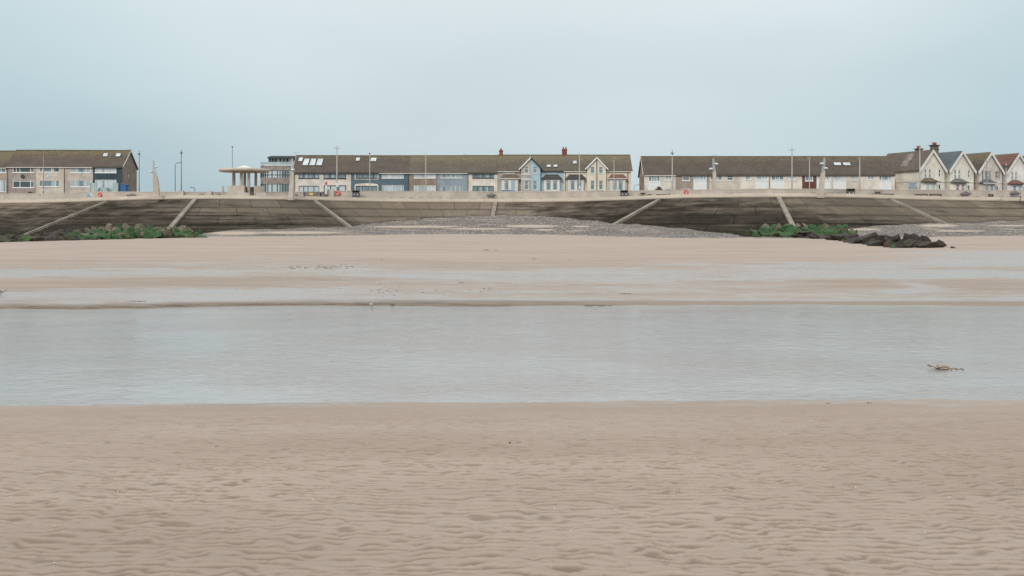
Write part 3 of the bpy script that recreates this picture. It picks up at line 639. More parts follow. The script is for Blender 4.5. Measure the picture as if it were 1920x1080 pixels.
# balcony glass, blue shed
bg_=thing('glass_balustrade','green tinted glass balustrade round the patio of the dark teal house','balustrade',(PX(196,204.5),204.5,ZG))
for a,b_ in ((170,178),(178.4,189),(189.4,200),(200.4,211),(211.4,222)):
    top=343 if a in (170,211.4) else 352
    MB().box(PX(a,204.5),PX(b_,204.5),204.4,204.45,ZG,PZ(top,204.5)).build('glass_panel',M['balglass'],bg_)
for a in (170,222): MB().tube([(PX(a,204.5),204.36,ZG),(PX(a,204.5),204.36,PZ(343,204.5))],.03,6).build('post',M['steel'],bg_)
def garden_chair(px,lab,flip=1):
    X,Y=PX(px,203.9),203.9; t_=thing('garden_chair',lab,'chair',(X,Y,ZG),0,'chairs on the glass fronted patio')
    z=8.75
    MB().box(X-.25,X+.25,Y-.25,Y+.25,z+.45,z+.50).build('seat',M['darkframe'],t_)
    MB().add([(X-.25*flip,Y-.25,z+.5),(X-.25*flip,Y+.25,z+.5),(X-.42*flip,Y+.25,z+1.0),(X-.42*flip,Y-.25,z+1.0),(X-.21*flip,Y-.25,z+.5),(X-.21*flip,Y+.25,z+.5),(X-.38*flip,Y+.25,z+1.0),(X-.38*flip,Y-.25,z+1.0)],[(0,1,2,3),(7,6,5,4),(0,3,7,4),(1,5,6,2),(3,2,6,7)]).build('backrest',M['darkframe'],t_)
    for a in (-1,1):
        for c in (-1,1): MB().tube([(X+.2*a,Y+.2*c,z+.45),(X+.24*a,Y+.22*c,z-.02)],.02,5).build('leg',M['darkframe'],t_)
garden_chair(183,'dark garden chair at the near end of the patio doors',-1); garden_chair(206,'dark garden chair beside the far end of the patio doors',1)
tag(render_mat and MB().box(PX(170,206.3),PX(222,203.2),203.0,206.9,ZG-.3,8.74).build('patio_deck',M['concrete']),'raised concrete patio platform in front of the dark teal house','patio')
sh=thing('garden_shed','bright blue lean-to shed against the brown gable wall','shed',(PX(232,205),205,ZG))
X0,X1=PX(227.3,205),PX(237.3,205); MB().prism([(X0,ZG-.3),(X1,ZG-.3),(X1,PZ(347.5,205)),(X0,PZ(344,205))],'y',204.6,206.2).build('body',M['blueshed'],sh)
MB().prism([(X0-.08,PZ(344,205)+.01),(X1+.1,PZ(347.5,205)+.01),(X1+.1,PZ(347.5,205)+.09),(X0-.08,PZ(344,205)+.09)],'y',204.5,206.3).build('roof',M['slateblue'],sh)
# --- middle terrace, modern half
YM=212.; GM='houses of the middle terrace'; D='darkframe'
row_house('terraced_house','cream end terrace house with dark windows and a bank of three large roof windows',550.5,603,YM,320.5,291.5,'cream',R_['a'],[W(560,322,598.5,334.5,f=D,g='glass',d=(.25,.5,.77)),W(560,348.5,598.5,364,f=D,g='glasslight',d=(.24,.45,.74),s=False)],group=GM,ends=(1,0),fascia=D,pipe=552.5,
  sky_l=[[(559.5,303),(566.5,303),(568.5,296.3),(561.5,296.3)],[(567,310.5),(577,310.5),(581,298.5),(571.5,298.5)],[(579.8,310.5),(590,310.5),(593.5,298.5),(584,298.5)],[(592.6,310.5),(603,310.5),(606.4,298.5),(596.6,298.5)]])
row_house('terraced_house','cream terrace house with broad black framed windows beside the slate blue pair',603,658,YM,320.5,291.6,'cream',R_['a'],[W(607,322,649,335,f='black',g='glass',d=(.30,.62),w=.13),W(607,347.5,649,364,f='black',g='glasslight',d=(.3,.62),w=.13,s=False)],group=GM,fascia=D)
row_house('terraced_house','slate blue house with a cream arched surround over its lower window',658,711,YM,320.5,291.8,'slateblue',R_['a'],[W(667,323,707.5,334.3,f='black',g='glass',d=(.3,.82)),W(667,348.5,707.5,364,f='black',g='glass',d=(.3,.62),s=False)],group=GM,fascia=D,sky_l=[[(667,302.3),(674,302.3),(675.3,296.6),(668.5,296.6)],[(694.3,303),(705,303),(706.3,296.8),(695.8,296.8)]])
e=[o for o in bpy.data.objects if o.get('label','').startswith('slate blue house with a cream arched')][0]
mb=MB(); Yq=YM
mb.box(PX(665,Yq),PX(667,Yq),Yq-.05,Yq-.002,ZG,PZ(348.5,Yq)); mb.box(PX(707.5,Yq),PX(709.5,Yq),Yq-.05,Yq-.002,ZG,PZ(348.5,Yq))
arch=[(PX(665,Yq),PZ(348.5,Yq)),(PX(709.5,Yq),PZ(348.5,Yq))]+[(PX(687.2+22.2*math.cos(a),Yq),PZ(347.5-3.9*math.sin(a)**.8,Yq)) for a in [math.pi*k/12 for k in range(13)]]
mb.prism(arch,'y',Yq-.05,Yq-.002); mb.build('arched_surround',M['cream2'],e)
mb=MB(); 
for q in ((665,321.5,667,336.5),(707.5,321.5,709.5,336.5),(667,334.6,707.5,336.5)): mb.box(PX(q[0],Yq),PX(q[2],Yq),Yq-.05,Yq-.002,PZ(q[3],Yq),PZ(q[1],Yq))
mb.build('window_surround',M['cream2'],e)
row_house('terraced_house','slate blue terrace house with pale wide framed windows and no arch',711,767,YM,320.8,291.8,'slateblue',R_['a'],[W(716,322.5,757,334.3,f='dirty_white',g='netglass',d=(.28,.68),w=.13),W(716,347,757,364,f='dirty_white',g='glasslight',d=(.25,.50),w=.10,s=False)],group=GM,pipe=766)
row_house('terraced_house','taupe brown terrace house with white net curtained windows',767,821,YM,320.8,291.7,'brownwall',R_['b'],[W(776,322.5,817,334.3,f='dirty_white',g='netglass',d=(.3,.56)),W(776,347.5,817,364,g='netglass',d=(.18,.55,.80),s=False)],group=GM)
row_house('terraced_house','pale grey blue terrace house with large white framed windows',821,877,YM,320.8,291.6,'greyblue',R_['b'],[W(826,322.5,867,334,f='dirty_white',g='glass',d=(.68,)),W(826,348.5,867,364,f='dirty_white',g='glass',d=(.68,),s=False)],group=GM)
row_house('terraced_house','cream terrace house with dark windows next to the brick chimney',877,932.6,YM,320.8,291.4,'cream2',R_['b'],[W(886,322,926,334,f=D,g='glass',d=(.16,.48,.84),w=.1),W(886,348.5,926,364,f=D,g='glass',d=(.24,.5,.76),w=.1,s=False)],group=GM,fascia=D,pipe=877.6)
# --- middle terrace, bay-windowed half with shared front gables
def bay_house(label,px0,px1,wall,gx0,gx1,apex,side,bay,canopy,roofm,small,wall2=None,gw_=(),skyl=(),fasc='dirty_white',white='dirty_white',ends=(0,0),baymat='dirty_white',lintel=False,boards='dirty_white',pipes=()):
    Y=YM; ev=317.5
    H=row_house('bay_fronted_house',label,px0,px1,Y,ev,290.5,wall,R_['b'],[W(*s_,f='white' if not lintel else 'dirty_white',g='netglass' if not lintel else 'glasslight',d=(.33,.66),s=False) for s_ in small],group=GM,fascia=fasc,ends=ends,sky_l=skyl)
    e=H[0]; Yr,zr=H[3],H[4]
    # half gable
    Yg=Y-.9; xa,xb,xp=PX(gx0,Yg),PX(gx1,Yg),PX(apex,Yg); ze_=PZ(313.5,Yg); za=PZ(295.5,Yg)
    xin=xb if side=='L' else xa                # outer foot is the other one
    g_=MB(); lo,hi=(min(xa,xb),max(xa,xb)); holes=[(PX(q[0],Yg),PZ(q[3],Yg),PX(q[2],Yg),PZ(q[1],Yg)) for q in gw_]
    facade(g_,lo,hi,ZG-.3,ze_,Yg,holes)
    xo=lo if side=='L' else hi; xi=hi if side=='L' else lo
    g_.add([(lo,Yg,ze_),(hi,Yg,ze_),(xi,Yg,za)],[(0,1,2)])
    g_.add([(xo,Yg,ZG-.3),(xo,Y,ZG-.3),(xo,Y,ze_),(xo,Yg,ze_)],[(0,1,2,3)]); g_.build('gable_wall',M[wall2 or wall],e)
    for h in holes: window(e,h[0],h[1],h[2],h[3],Yg,M['dirty_white'],M['glass'],(),.62,.09)
    # gable roof half running back into the main roof
    sl=(za-ze_)/abs(xi-xo); ov=.42; xe=xo-(ov if side=='L' else -ov); zee=ze_-sl*ov
    r_=MB(); r_.prism([(xi,za+.12),(xe,zee+.12),(xe,zee-.02),(xi,za-.02)],'y',Yg-.3,Yr-.3); r_.build('gable_roof',roofm,e)
    b_=MB(); b_.prism([(xi,za+.13),(xe,zee+.13),(xe,zee-.2),(xi,za-.20)],'y',Yg-.36,Yg-.302); b_.build('barge_board',M[boards],e)
    # white bands
    if not lintel:
        bb=MB()
        for (q0,q1) in ((326.2,327.6),(335,337)): bb.box(lo,hi,Yg-.05,Yg-.002,PZ(q1,Yg),PZ(q0,Yg))
        bb.build('band_course',M['white'] if white=='white' else M[white],e)
    # bay window
    b0,b1=bay; Yb=Y-.8; zt=PZ(334.8,Yb); za_,zb_=PX(b0,Yb),PX(b1,Yb); hs=[(PX(q[0],Yb),PZ(356.5,Yb),PX(q[1],Yb),PZ(338.5,Yb)) for q in ((b0+4.2,b0+12.8),(b1-12.8,b1-4.2))]
    w_=MB(); facade(w_,za_,zb_,ZG-.3,zt,Yb,hs,.12); w_.add([(za_,Yb,ZG-.3),(za_-.25,Y,ZG-.3),(za_-.25,Y,zt),(za_,Yb,zt)],[(0,1,2,3)]); w_.add([(zb_,Yb,ZG-.3),(zb_+.25,Y,ZG-.3),(zb_+.25,Y,zt),(zb_,Yb,zt)],[(3,2,1,0)])
    bw=w_.build('bay_window',M[baymat],e)
    for h in hs:
        f=MB(); x0,z0,x1,z1=h; y0,y1=Yb+.03,Yb+.13; fw=.06
        f.box(x0,x0+fw,y0,y1,z0,z1); f.box(x1-fw,x1,y0,y1,z0,z1); f.box(x0,x1,y0,y1,z0,z0+fw); f.box(x0,x1,y0,y1,z1-fw,z1); f.box(x0,x1,y0,y1,z0+(z1-z0)*.78,z0+(z1-z0)*.78+fw); f.build('sash',M['white'],bw)
        MB().box(x0+.02,x1-.02,Yb+.08,Yb+.11,z0+.02,z1-.02).build('pane',M['glass'],bw)
    ztop=PZ(327,Y); c=MB(); X0,X1=za_-.45,zb_+.45
    c.add([(X0,Yb-.25,zt+.02),(X1,Yb-.25,zt+.02),(X1,Y-.003,zt+.02),(X0,Y-.003,zt+.02),(X0+.75,Y-.1,ztop),(X1-.75,Y-.1,ztop),(X1-.75,Y-.003,ztop),(X0+.75,Y-.003,ztop)],[(3,2,1,0),(0,1,5,4),(1,2,6,5),(2,3,7,6),(3,0,4,7),(4,5,6,7)])
    c.build('bay_roof',R_[canopy],e)
    c=MB(); c.box(X0-.03,X1+.03,Yb-.31,Yb-.252,zt-.10,zt+.03); c.build('bay_gutter',M['black' if canopy=='baydark' else 'dirty_white'],e)
    for q in pipes: 
        X=PX(q,Y); MB().tube([(X,Y-.12,ZG-.2),(X,Y-.12,PZ(321,Y))],.06,6).build('downpipe',M['gutter'],e)
    return e
G1=(983.2,310.5,991,325,),(983.2,338.5,991,356); G2=(999.2,311,1007.2,325),(999.2,338.5,1007.2,356)
bay_house('stone grey house with a white bay window, left of the light blue one',932.6,995,'stonegrey',977,995.1,995.1,'L',(941,971),'bay',R_['b'],[(947,319.6,965,326)],gw_=G1,white='white',boards='white',baymat='dirty_white')
bay_house('light blue house with a white bay window under a black canopy and two skylights',995.4,1057,'lightblue',995.2,1013,995.1,'R',(1020,1049.5),'baydark',R_['b'],[(1027,320.5,1043,325)],gw_=G2,white='lightblue',boards='black',fasc='black',skyl=[[(1025,313.6),(1032.5,313.6),(1033,309.8),(1025.6,309.8)],[(1037.4,313.6),(1044.8,313.6),(1045.2,309.8),(1038,309.8)]],lintel=True)
bay_house('yellowish cream house with brown bay roof and a small square roof window',1057,1118.8,'yellowcream',1101,1118.9,1118.9,'L',(1065,1094.5),'baydark',R_['b'],[(1070,320.5,1086,324.5)],gw_=((1107,312.5,1115,325),(1107,338.5,1115,356)),lintel=True,skyl=[[(1074,307.5),(1081,307.5),(1081.4,302.5),(1074.6,302.5)]],boards='white',pipes=(1060,))
bay_house('yellowish cream end house with a reddish bay roof beside the gap in the houses',1119.2,1183.5,'yellowcream',1119,1136,1118.9,'R',(1144,1172.5),'red',R_['b'],[(1151,319.5,1165,324.5)],gw_=((1122.8,312.5,1130.6,325),(1122.8,338.5,1130.6,356)),lintel=True,ends=(0,1),boards='white',pipes=(1177,))
tag(MB().tube([(PX(1119,211),211.0,ZG-.2),(PX(1119,211),211.0,PZ(299,211))],.07,6).build('drainpipe',M['gutter']),'tall brown drainpipe down the middle of the cream twin gable','pipe')
tag(MB().box(PX(940,210.9),PX(966,210.9),210.6,210.9,9.3,PZ(356.7,210.8)).build('garden_bench',M['blueshed']),'blue painted bench below the bay window of the stone grey house','bench')
def brick_chimney(px0,px1,top,bot,lab,pots,Y=216.2,mat='chimbrick'):
    x0,x1=PX(px0,Y),PX(px1,Y); zt=PZ(top,Y); e=thing('chimney',lab,'chimney',((x0+x1)/2,Y,PZ(bot,Y)))
    mb=MB(); mb.box(x0,x1,Y-.4,Y+.4,PZ(bot,Y)-.9,zt); mb.box(x0-.07,x1+.07,Y-.47,Y+.47,zt-.32,zt-.12); mb.build('stack',M[mat],e)
    for q in pots: MB().lathe((PX(q,Y),Y,zt),[(.13,-.02),(.15,.05),(.11,.35),(.14,.38),(.0,.38)],10).build('chimney_pot',M['terracotta'],e,True)
    return e
brick_chimney(936.2,942.8,281.5,295.5,'red brick chimney at the join of the cream and the stone grey houses',(939.5,))
brick_chimney(1053.8,1063,279.5,295.5,'wider red brick chimney between the light blue and the yellowish cream houses',(1061,1056.5))
# --- right terrace
YR=198.; GR='houses of the right terrace'
def rh(lab,a,b_,wall,wins,panels=(),**k):
    return row_house('terraced_house',lab,a,b_,YR,325.3,293.4,wall,R_['c'],wins,group=GR,bands=[(*p,'white') for p in panels],over=.2,**k)
V='white'
rh('cream end house of the right terrace, behind the brown bush',1208.5,1267,'cream',[W(1216,328,1237.5,340.5,d=(.28,.75)),W(1247,328,1259.5,338,d=(.5,),g='glass'),W(1247,353.2,1259.5,358,s=False)],[(1215,341.6,1239,358)],ends=(1,0),fascia='dirty_white',pipe=1260.5)
rh('taupe brown pebbledashed house with a large white panel under one window',1267,1330,'taupe',[W(1279.5,328,1293,338.8,r=.68),W(1300.5,328,1325,338,g='netglass',d=(.74,)),W(1279.5,353,1293,358,s=False)],[(1300,339.5,1325,358)],fascia='gutter')
rh('pinkish beige house behind the tall concrete light mast, without a white panel',1330,1388,'beige',[W(1331.5,328,1354,338,d=(.3,.65)),W(1363,328,1375,338,r=.5,g='glassdark')],fascia='gutter')
rh('cream terrace house with a reddish patched gutter edge above its white panel',1388,1443,'cream2',[W(1397,328.3,1407,337.5,g='netglass'),W(1417,328,1439.5,338,g='netglass',d=(.48,))],[(1416.3,340,1440.3,358)],fascia='gutter',pipe=1442.6)
rh('cream terrace house with a white panel beside the red brick fronted one',1443,1503.5,'cream2',[W(1446,327.8,1470,337.8,g='glass',d=(.33,.65)),W(1479,328,1491,338,g='netglass')],[(1445,339.5,1471,358)],fascia='gutter')
rh('red brick fronted terrace house behind the forked concrete light mast',1503.5,1560,'cream',[W(1510,327.8,1524,339.5,d=(.55,),w=.1),W(1531.5,328,1557,338.5,g='netglass',d=(.35,.7))],[(1531,340,1557,358)],fascia='gutter')
mb=MB(); X0,X1=PX(1504,YR),PX(1531,YR); h=(PX(1509.4,YR),PZ(340.2,YR),PX(1524.6,YR),PZ(327.2,YR)); facade(mb,X0,X1,ZG-.2,PZ(327,YR),YR-.03,[h],.03)
e=[o for o in bpy.data.objects if o.get('label','').startswith('red brick fronted')][0]; mb.build('brick_front',M['redbrick'],e)
rh('cream terrace house with lattice windows and two roof windows',1560,1612,'beige',[W(1562,327.8,1586.5,338,g='netglass',d=(.15,.3,.45,.6,.75,.9),r=(.35,.7),w=.05),W(1594.5,328,1607.5,338,g='netglass',d=(.25,.5,.75),r=(.35,.7),w=.05)],[(1562,339.6,1586.5,358)],fascia='gutter',
   sky_l=[[(1564.5,310.6),(1577.3,310.6),(1575.8,305.7),(1562.5,305.7)],[(1581.8,310.6),(1594.8,310.6),(1592.8,305.7),(1580,305.7)]])
rh('cream house at the end of the right terrace, against the tall gabled house',1612,1678.3,'cream2',[W(1627,329,1639,337.6,d=(.5,),w=.09),W(1648.3,329,1671.3,338,d=(.2,.8),w=.08)],[(1648,340,1671.5,358)],fascia='gutter')
# side of its left end in pinkish brick
x1_=PX(1208.5,YR)-.25+.25; tag_e=[o for o in bpy.data.objects if o.get('label','').startswith('cream end house of the right')][0]
ze=PZ(325.3,YR); zr=PZ(293.4,YR+4)
MB().add([(x1_-.03,YR+.9,ZG-.2),(x1_-.03,YR+7.9,ZG-.2),(x1_-.03,YR+7.9,ze-.2),(x1_-.03,YR+4,zr-.25),(x1_-.03,YR+.9,ze+.35)],[(0,4,3,2,1)]).build('side_wall',M['terracotta_wall'] if 'terracotta_wall' in M else render_mat('pinkish_side_brick',(.36,.23,.17),.15),tag_e)
# --- tall gabled houses turned away to the right
ROT=math.radians(24); O0=Vector((72.1,198.0,0)); ux=Vector((math.cos(ROT),math.sin(ROT),0))
ZEV,ZRG=12.95,16.25
def gabled(k,label,wall,roofm,canopy,glass,boards='dirty_white',grey_sur=False,upper=1):
    o=O0+ux*(7.0*k); e=thing('gabled_house',label,'house',(o.x,o.y,ZG),ROT,'row of tall gabled houses')
    def B(mb,name,mat,par=e,smooth=False): return mb.build(name,mat,par,smooth,world=False)
    z=lambda q:q-ZG
    gw=5.75; ap=gw/2; w_=MB(); dpt=10.9
    wins=[(1.05,z(11.35),1.60,z(13.45)),(2.05,z(11.35),2.60,z(13.45)),(4.35,z(11.6),4.85,z(13.3)),(4.35,z(8.5),4.85,z(10.25))]
    facade(w_,0,gw,-.3,z(ZEV),0,[(a,c,b_,min(d,z(ZEV))) for a,c,b_,d in wins if True],.12)
    # tall windows cross the eave line: keep them below it by shaping the gable triangle from there
    w_.add([(0,0,z(ZEV)),(gw,0,z(ZEV)),(ap,0,z(ZRG))],[(0,1,2)])
    w_.add([(0,0,-.3),(0,dpt,-.3),(0,dpt,z(ZEV)),(0,0,z(ZEV))],[(3,2,1,0)])
    w_.add([(gw,0,-.3),(gw,1.2,-.3),(gw,1.2,z(ZEV)),(gw,0,z(ZEV))],[(0,1,2,3)])
    facade(w_,gw,7.0,-.3,z(ZEV),1.2,[(gw+.25,-.3,gw+1.05,z(10.2))],.12)
    w_.add([(0,dpt,-.3),(7,dpt,-.3),(7,dpt,z(ZEV)),(0,dpt,z(ZEV))],[(0,1,2,3)])
    B(w_,'wall',M[wall])
    # roof: two slopes, ridge runs back
    sl=(ZRG-ZEV)/ap; ov=.35; r_=MB(); t=.16
    r_.prism([(-ov,z(ZEV)-sl*ov+.15),(ap,z(ZRG)+.15),(gw+ov,z(ZEV)-sl*ov+.15),(gw+ov,z(ZEV)-sl*ov),(ap,z(ZRG)),(-ov,z(ZEV)-sl*ov)],'y',-.3,dpt+.2)
    r_.prism([(gw+.1,z(ZEV)+.3),(7.02,z(ZEV)-.05),(7.02,z(ZEV)-.2),(gw+.1,z(ZEV)+.1)],'y',.95,dpt)
    B(r_,'roof',roofm)
    b_=MB(); b_.prism([(-ov-.03,z(ZEV)-sl*ov+.17),(ap,z(ZRG)+.17),(gw+ov+.03,z(ZEV)-sl*ov+.17),(gw+ov+.03,z(ZEV)-sl*ov-.28),(gw+ov-.2,z(ZEV)-sl*ov-.28),(ap,z(ZRG)-.42),(-ov+.2,z(ZEV)-sl*ov-.28),(-ov-.03,z(ZEV)-sl*ov-.28)],'y',-.38,-.302); B(b_,'barge_board',M[boards])
    for j,(a,c,b2,d) in enumerate(wins):
        d=min(d,z(ZEV)); f=MB(); fw=.08
        f.box(a,a+fw,.02,.12,c,d); f.box(b2-fw,b2,.02,.12,c,d); f.box(a,b2,.02,.12,c,c+fw); f.box(a,b2,.02,.12,d-fw,d); f.box(a,b2,.02,.12,(c+d)/2-.08,(c+d)/2+.05)
        f.box(a-.05,b2+.05,-.06,-.003,c-.1,c-.01)
        o2=B(f,'window',M['white']); B(MB().box(a+.03,b2-.03,.07,.10,c+.03,d-.03),'pane',M['glassdark' if j>1 else 'glass'],o2)
        if grey_sur and j<3:
            g_=MB(); g_.box(a-.22,a-.003,-.03,-.003,c-.2,d); g_.box(b2+.003,b2+.22,-.03,-.003,c-.2,d); B(g_,'window_surround',M['greybrick'])
    # bay with hipped canopy
    zt=z(10.62); bx0,bx1=.55,3.15; bm=MB()
    hs=[(.72,z(8.7),1.58,z(10.35)),(2.02,z(8.7),2.88,z(10.35))]
    facade(bm,bx0,bx1,-.3,zt,-.75,hs,.1); bm.add([(bx0,-.75,-.3),(bx0-.3,0,-.3),(bx0-.3,0,zt),(bx0,-.75,zt)],[(3,2,1,0)]); bm.add([(bx1,-.75,-.3),(bx1+.3,0,-.3),(bx1+.3,0,zt),(bx1,-.75,zt)],[(0,1,2,3)])
    bo=B(bm,'bay_window',M[wall])
    for a,c,b2,d in hs:
        f=MB(); fw=.08; f.box(a,a+fw,-.73,-.63,c,d); f.box(b2-fw,b2,-.73,-.63,c,d); f.box(a,b2,-.73,-.63,d-fw,d); f.box(a,b2,-.73,-.63,c+(d-c)*.62,c+(d-c)*.62+fw); B(f,'sash',M['white'],bo)
        B(MB().box(a+.03,b2-.03,-.68,-.65,c,d-.03),'pane',M[glass],bo)
    c_=MB(); X0,X1=bx0-.55,bx1+.55; zc=z(11.38)
    c_.add([(X0,-1.1,zt),(X1,-1.1,zt),(X1+.05,-.003,zt),(X0-.05,-.003,zt),(X0+1.15,-.15,zc),(X1-1.15,-.15,zc),(X1-1.15,-.003,zc),(X0+1.15,-.003,zc)],[(3,2,1,0),(0,1,5,4),(1,2,6,5),(2,3,7,6),(3,0,4,7),(4,5,6,7)])
    B(c_,'bay_roof',R_[canopy]); B(MB().box(X0-.04,X1+.04,-1.18,-1.102,zt-.12,zt+.02),'bay_gutter',M['black' if k!=2 else 'dirty_white'])
    B(MB().box(gw+.27,gw+1.03,1.26,1.30,-.3,z(10.2)),'door',M['gutter'])
    st_=MB(); st_.box(0,gw,-.04,-.003,z(10.62),z(10.70)); st_.box(-.04,-.003,0,dpt,z(10.62),z(10.70)); B(st_,'string_course',M['taupe'])
    dp=MB(); dp.tube([(gw+.35,1.08,-.2),(gw+.35,1.08,z(10.75))],.06,6); dp.box(gw+.25,gw+.45,.98,1.14,z(10.75),z(10.95)) if k==0 else dp.tube([(gw+.12,-.06,-.2),(gw+.12,-.06,z(ZEV)-.3)],.05,6); B(dp,'downpipe',M['gutter'])
    return e,B,z
g0,B0,z0_=gabled(0,'cream gabled house with a sign on its side wall, nearest of the gabled row','vict1',R_['v1'],'bay','glasslight')
g1,_,_=gabled(1,'cream gabled house under a blue grey slate roof','vict1',R_['slate'],'baygrey','pinkglass')
g2,_,_=gabled(2,'greyish gabled house with grey window surrounds and brown tiled roof','vict2',R_['c'],'slate','glass',grey_sur=True)
g3,_,_=gabled(3,'off white gabled house with rust red patches on its roof','vict3',R_['c'],'red','glass')
gabled(4,'last cream gabled house, cut off by the edge','vict1',R_['v1'],'bay','glass')
# red patches of new tiles on the roof of the off white house
sl=(ZRG-ZEV)/2.875
def roofpatch(par,pts,mat,lift=.17):
    q=[Vector((x,y,ZEV-ZG+x*sl+lift)) for x,y in pts]; n=Vector((-sl,0,1)).normalized(); MB().slab(q,n,.02).build('tile_patch',mat,par,False,world=False)
for q in ([(2.3,0),(2.75,0),(2.75,4.2),(2.3,4.5)],[(1.85,0),(2.15,0),(2.15,4.3),(1.85,4.6)],[(.9,.2),(1.6,.2),(1.6,3.4),(1.25,4.4),(.9,4.6)]): roofpatch(g3,q,R_['red'])
# rendered chimney breast running down the roof of the first gabled house
mb=MB(); y0,y1=3.5,5.1
q=[(-.2,y0),(-.2,y1),(2.0,y1),(2.0,y0)]
mb.prism([(.35,ZEV-ZG+.35*sl+.05),(.35,ZEV-ZG+.35*sl+.35),(2.2,ZEV-ZG+2.3*sl+.35),(2.5,ZEV-ZG+2.5*sl+.05)],'y',y0,y1); mb.build('dormer',M['dormer'],g0,False,world=False)
# side sign, soil pipe
ms=thing('wall_sign','weathered pale blue sign on the side wall of the first gabled house','sign',tuple(O0+Vector((0,0,ZG))),ROT)
MB().box(-.10,-.012,.45,2.75,z0_(9.45),z0_(10.55)).build('board',M['signpale'],ms,False,world=False)
lt=MB(); rr=random.Random(5)
for row,(ya,yb,zc) in enumerate(((.62,2.6,10.33),(1.05,2.25,10.03),(.62,2.6,9.72))):
    y=ya
    while y<yb: l_=rr.uniform(.12,.2); lt.box(-.125,-.102,y,min(y+l_,yb),z0_(zc-.09),z0_(zc+.09)); y+=l_+.07
lt.build('lettering',M['greyblue'],ms,False,world=False)
MB().tube([(-.1,6.0,z0_(8.0)),(-.1,6.0,z0_(11.3))],.09,6).build('soil_pipe',M['gutter'],g0,False,world=False)
def vict_chimney(lx,ly,w_,zb,zt,lab,full):
    p=O0+ux*lx+Vector((-math.sin(ROT),math.cos(ROT),0))*ly
    e=thing('chimney',lab,'chimney',(p.x,p.y,zb),ROT); s_=MB(); h=zt-zb
    s_.box(-w_/2,w_/2,-w_*.4,w_*.4,-1.0,h); s_.build('stack',M['greybrick'],e,False,world=False)
    c=MB(); c.box(-w_/2-.22,w_/2+.22,-w_*.4-.2,w_*.4+.2,h,h+.10); c.box(-w_/2-.1,w_/2+.1,-w_*.4-.1,w_*.4+.1,h-.12,h-.003)
    if full: c.box(-w_/2-.06,w_/2+.06,-w_*.4-.06,w_*.4+.06,h-.75,h-.65)
    c.build('cornice',M['timberdark'],e,False,world=False)
    for q in (-.32,0,.32): MB().lathe((q*w_*.9,0,h+.10),[(.15,0),(.13,.3),(.17,.42),(.17,.48),(0,.48)],10).build('chimney_pot',M['terracotta'],e,True,world=False)
vict_chimney(3.4,3.8,.95,ZRG-.3,16.75,'short chimney with red pots on the ridge of the first gabled house',False)
vict_chimney(6.55,3.2,1.15,13.3,17.45,'tall grey chimney with red pots between the two nearest gabled houses',True)
# --- modern curved building
YB=216.; mbld=thing('apartment_building','modern timber clad building with curved corner and glazed penthouse behind the shelter','building',(PX(520,YB),YB,ZG))
def plan(off=0):
    pts=[(551,0)]+[(x,0) for x in (540,530,520,510,502)]
    P=[(PX(x,YB),YB-off) for x,_ in pts]
    xl=P[-1][0]; R0=2.0+off
    cx0=xl; cy0=YB+2.0
    for a in np.linspace(0,math.pi/2,7)[1:]: P.append((cx0-R0*math.sin(a)*.85,cy0-R0*math.cos(a)))
    P.append((P[-1][0],YB+9)); return P
def band(name,z0,z1,mat,off=0,cap=True):
    P=plan(off); mb=MB(); n=len(P); back=[(P[0][0],YB+9)]
    poly=P+back; mb.prism([(x,y) for x,y in poly],'z',z0,z1); return mb.build(name,mat,mbld)
zf=lambda py:PZ(py,YB)
band('timber_band',zf(319.5),zf(310.8),M['timber'],.12); band('timber_band',zf(345),zf(333),M['timber'],.12)
band('parapet_capping',zf(310.7),zf(309.3),M['white'],.2)
band('glazing',zf(333),zf(319.5),M['glasslight'],-.02); band('glazing',ZG-.3,zf(345),M['glasslight'],-.02)
P=plan(.06)
for (za,zb) in ((zf(332.8),zf(319.7)),(ZG,zf(345.2))):
    mm=MB()
    for i,(x,y) in enumerate(P[:-1]):
        mm.tube([(x,y,za),(x,y,zb)],.07,6)
        if i<3 and i+1<len(P): x2=(x+P[i+1][0])/2; mm.tube([(x2,(y+P[i+1][1])/2,za),(x2,(y+P[i+1][1])/2,zb)],.06,6)
    if za>9.5:
        for i in range(len(P)-2): mm.tube([(P[i][0],P[i][1],za+(zb-za)*.38),(P[i+1][0],P[i+1][1],za+(zb-za)*.38)],.05,5)
    mm.build('mullions',M['darkframe'],mbld)
xa,xb=PX(503,YB+1.5),PX(552,YB+1.5); mb=MB(); mb.box(xa,xb,YB+1.5,YB+7,zf(310),zf(296.5)); mb.build('penthouse_glazing',M['glasslight'],mbld)
mb=MB()
for q in (503.5,509.5,516.5,524,530.5,537.5,546,551): mb.box(PX(q,YB+1.4),PX(q,YB+1.4)+.28,YB+1.38,YB+1.49,zf(309.5),zf(296.5))
mb.box(PX(510,YB+1.4),PX(517,YB+1.4),YB+1.40,YB+1.48,zf(303),zf(302.2)); mb.build('penthouse_frame',M['darkframe'],mbld)
mb=MB(); mb.prism([(PX(500,YB),zf(296.6)),(PX(553,YB),zf(296.6)),(PX(553,YB),zf(292)),(PX(506,YB),zf(292)),(PX(500,YB),zf(294.5))],'y',YB+.5,YB+8); mb.build('roof',M['darkframe'],mbld)
mb=MB(); mb.box(PX(489,YB),PX(551,YB),YB-.12,YB-.09,zf(309),zf(303.8)); mb.build('glass_rail',M['balglass'],mbld)
# ------------------------------------------------------------------ promenade furniture
PR=7.2
def pt(px,Y): return PX(px,Y)
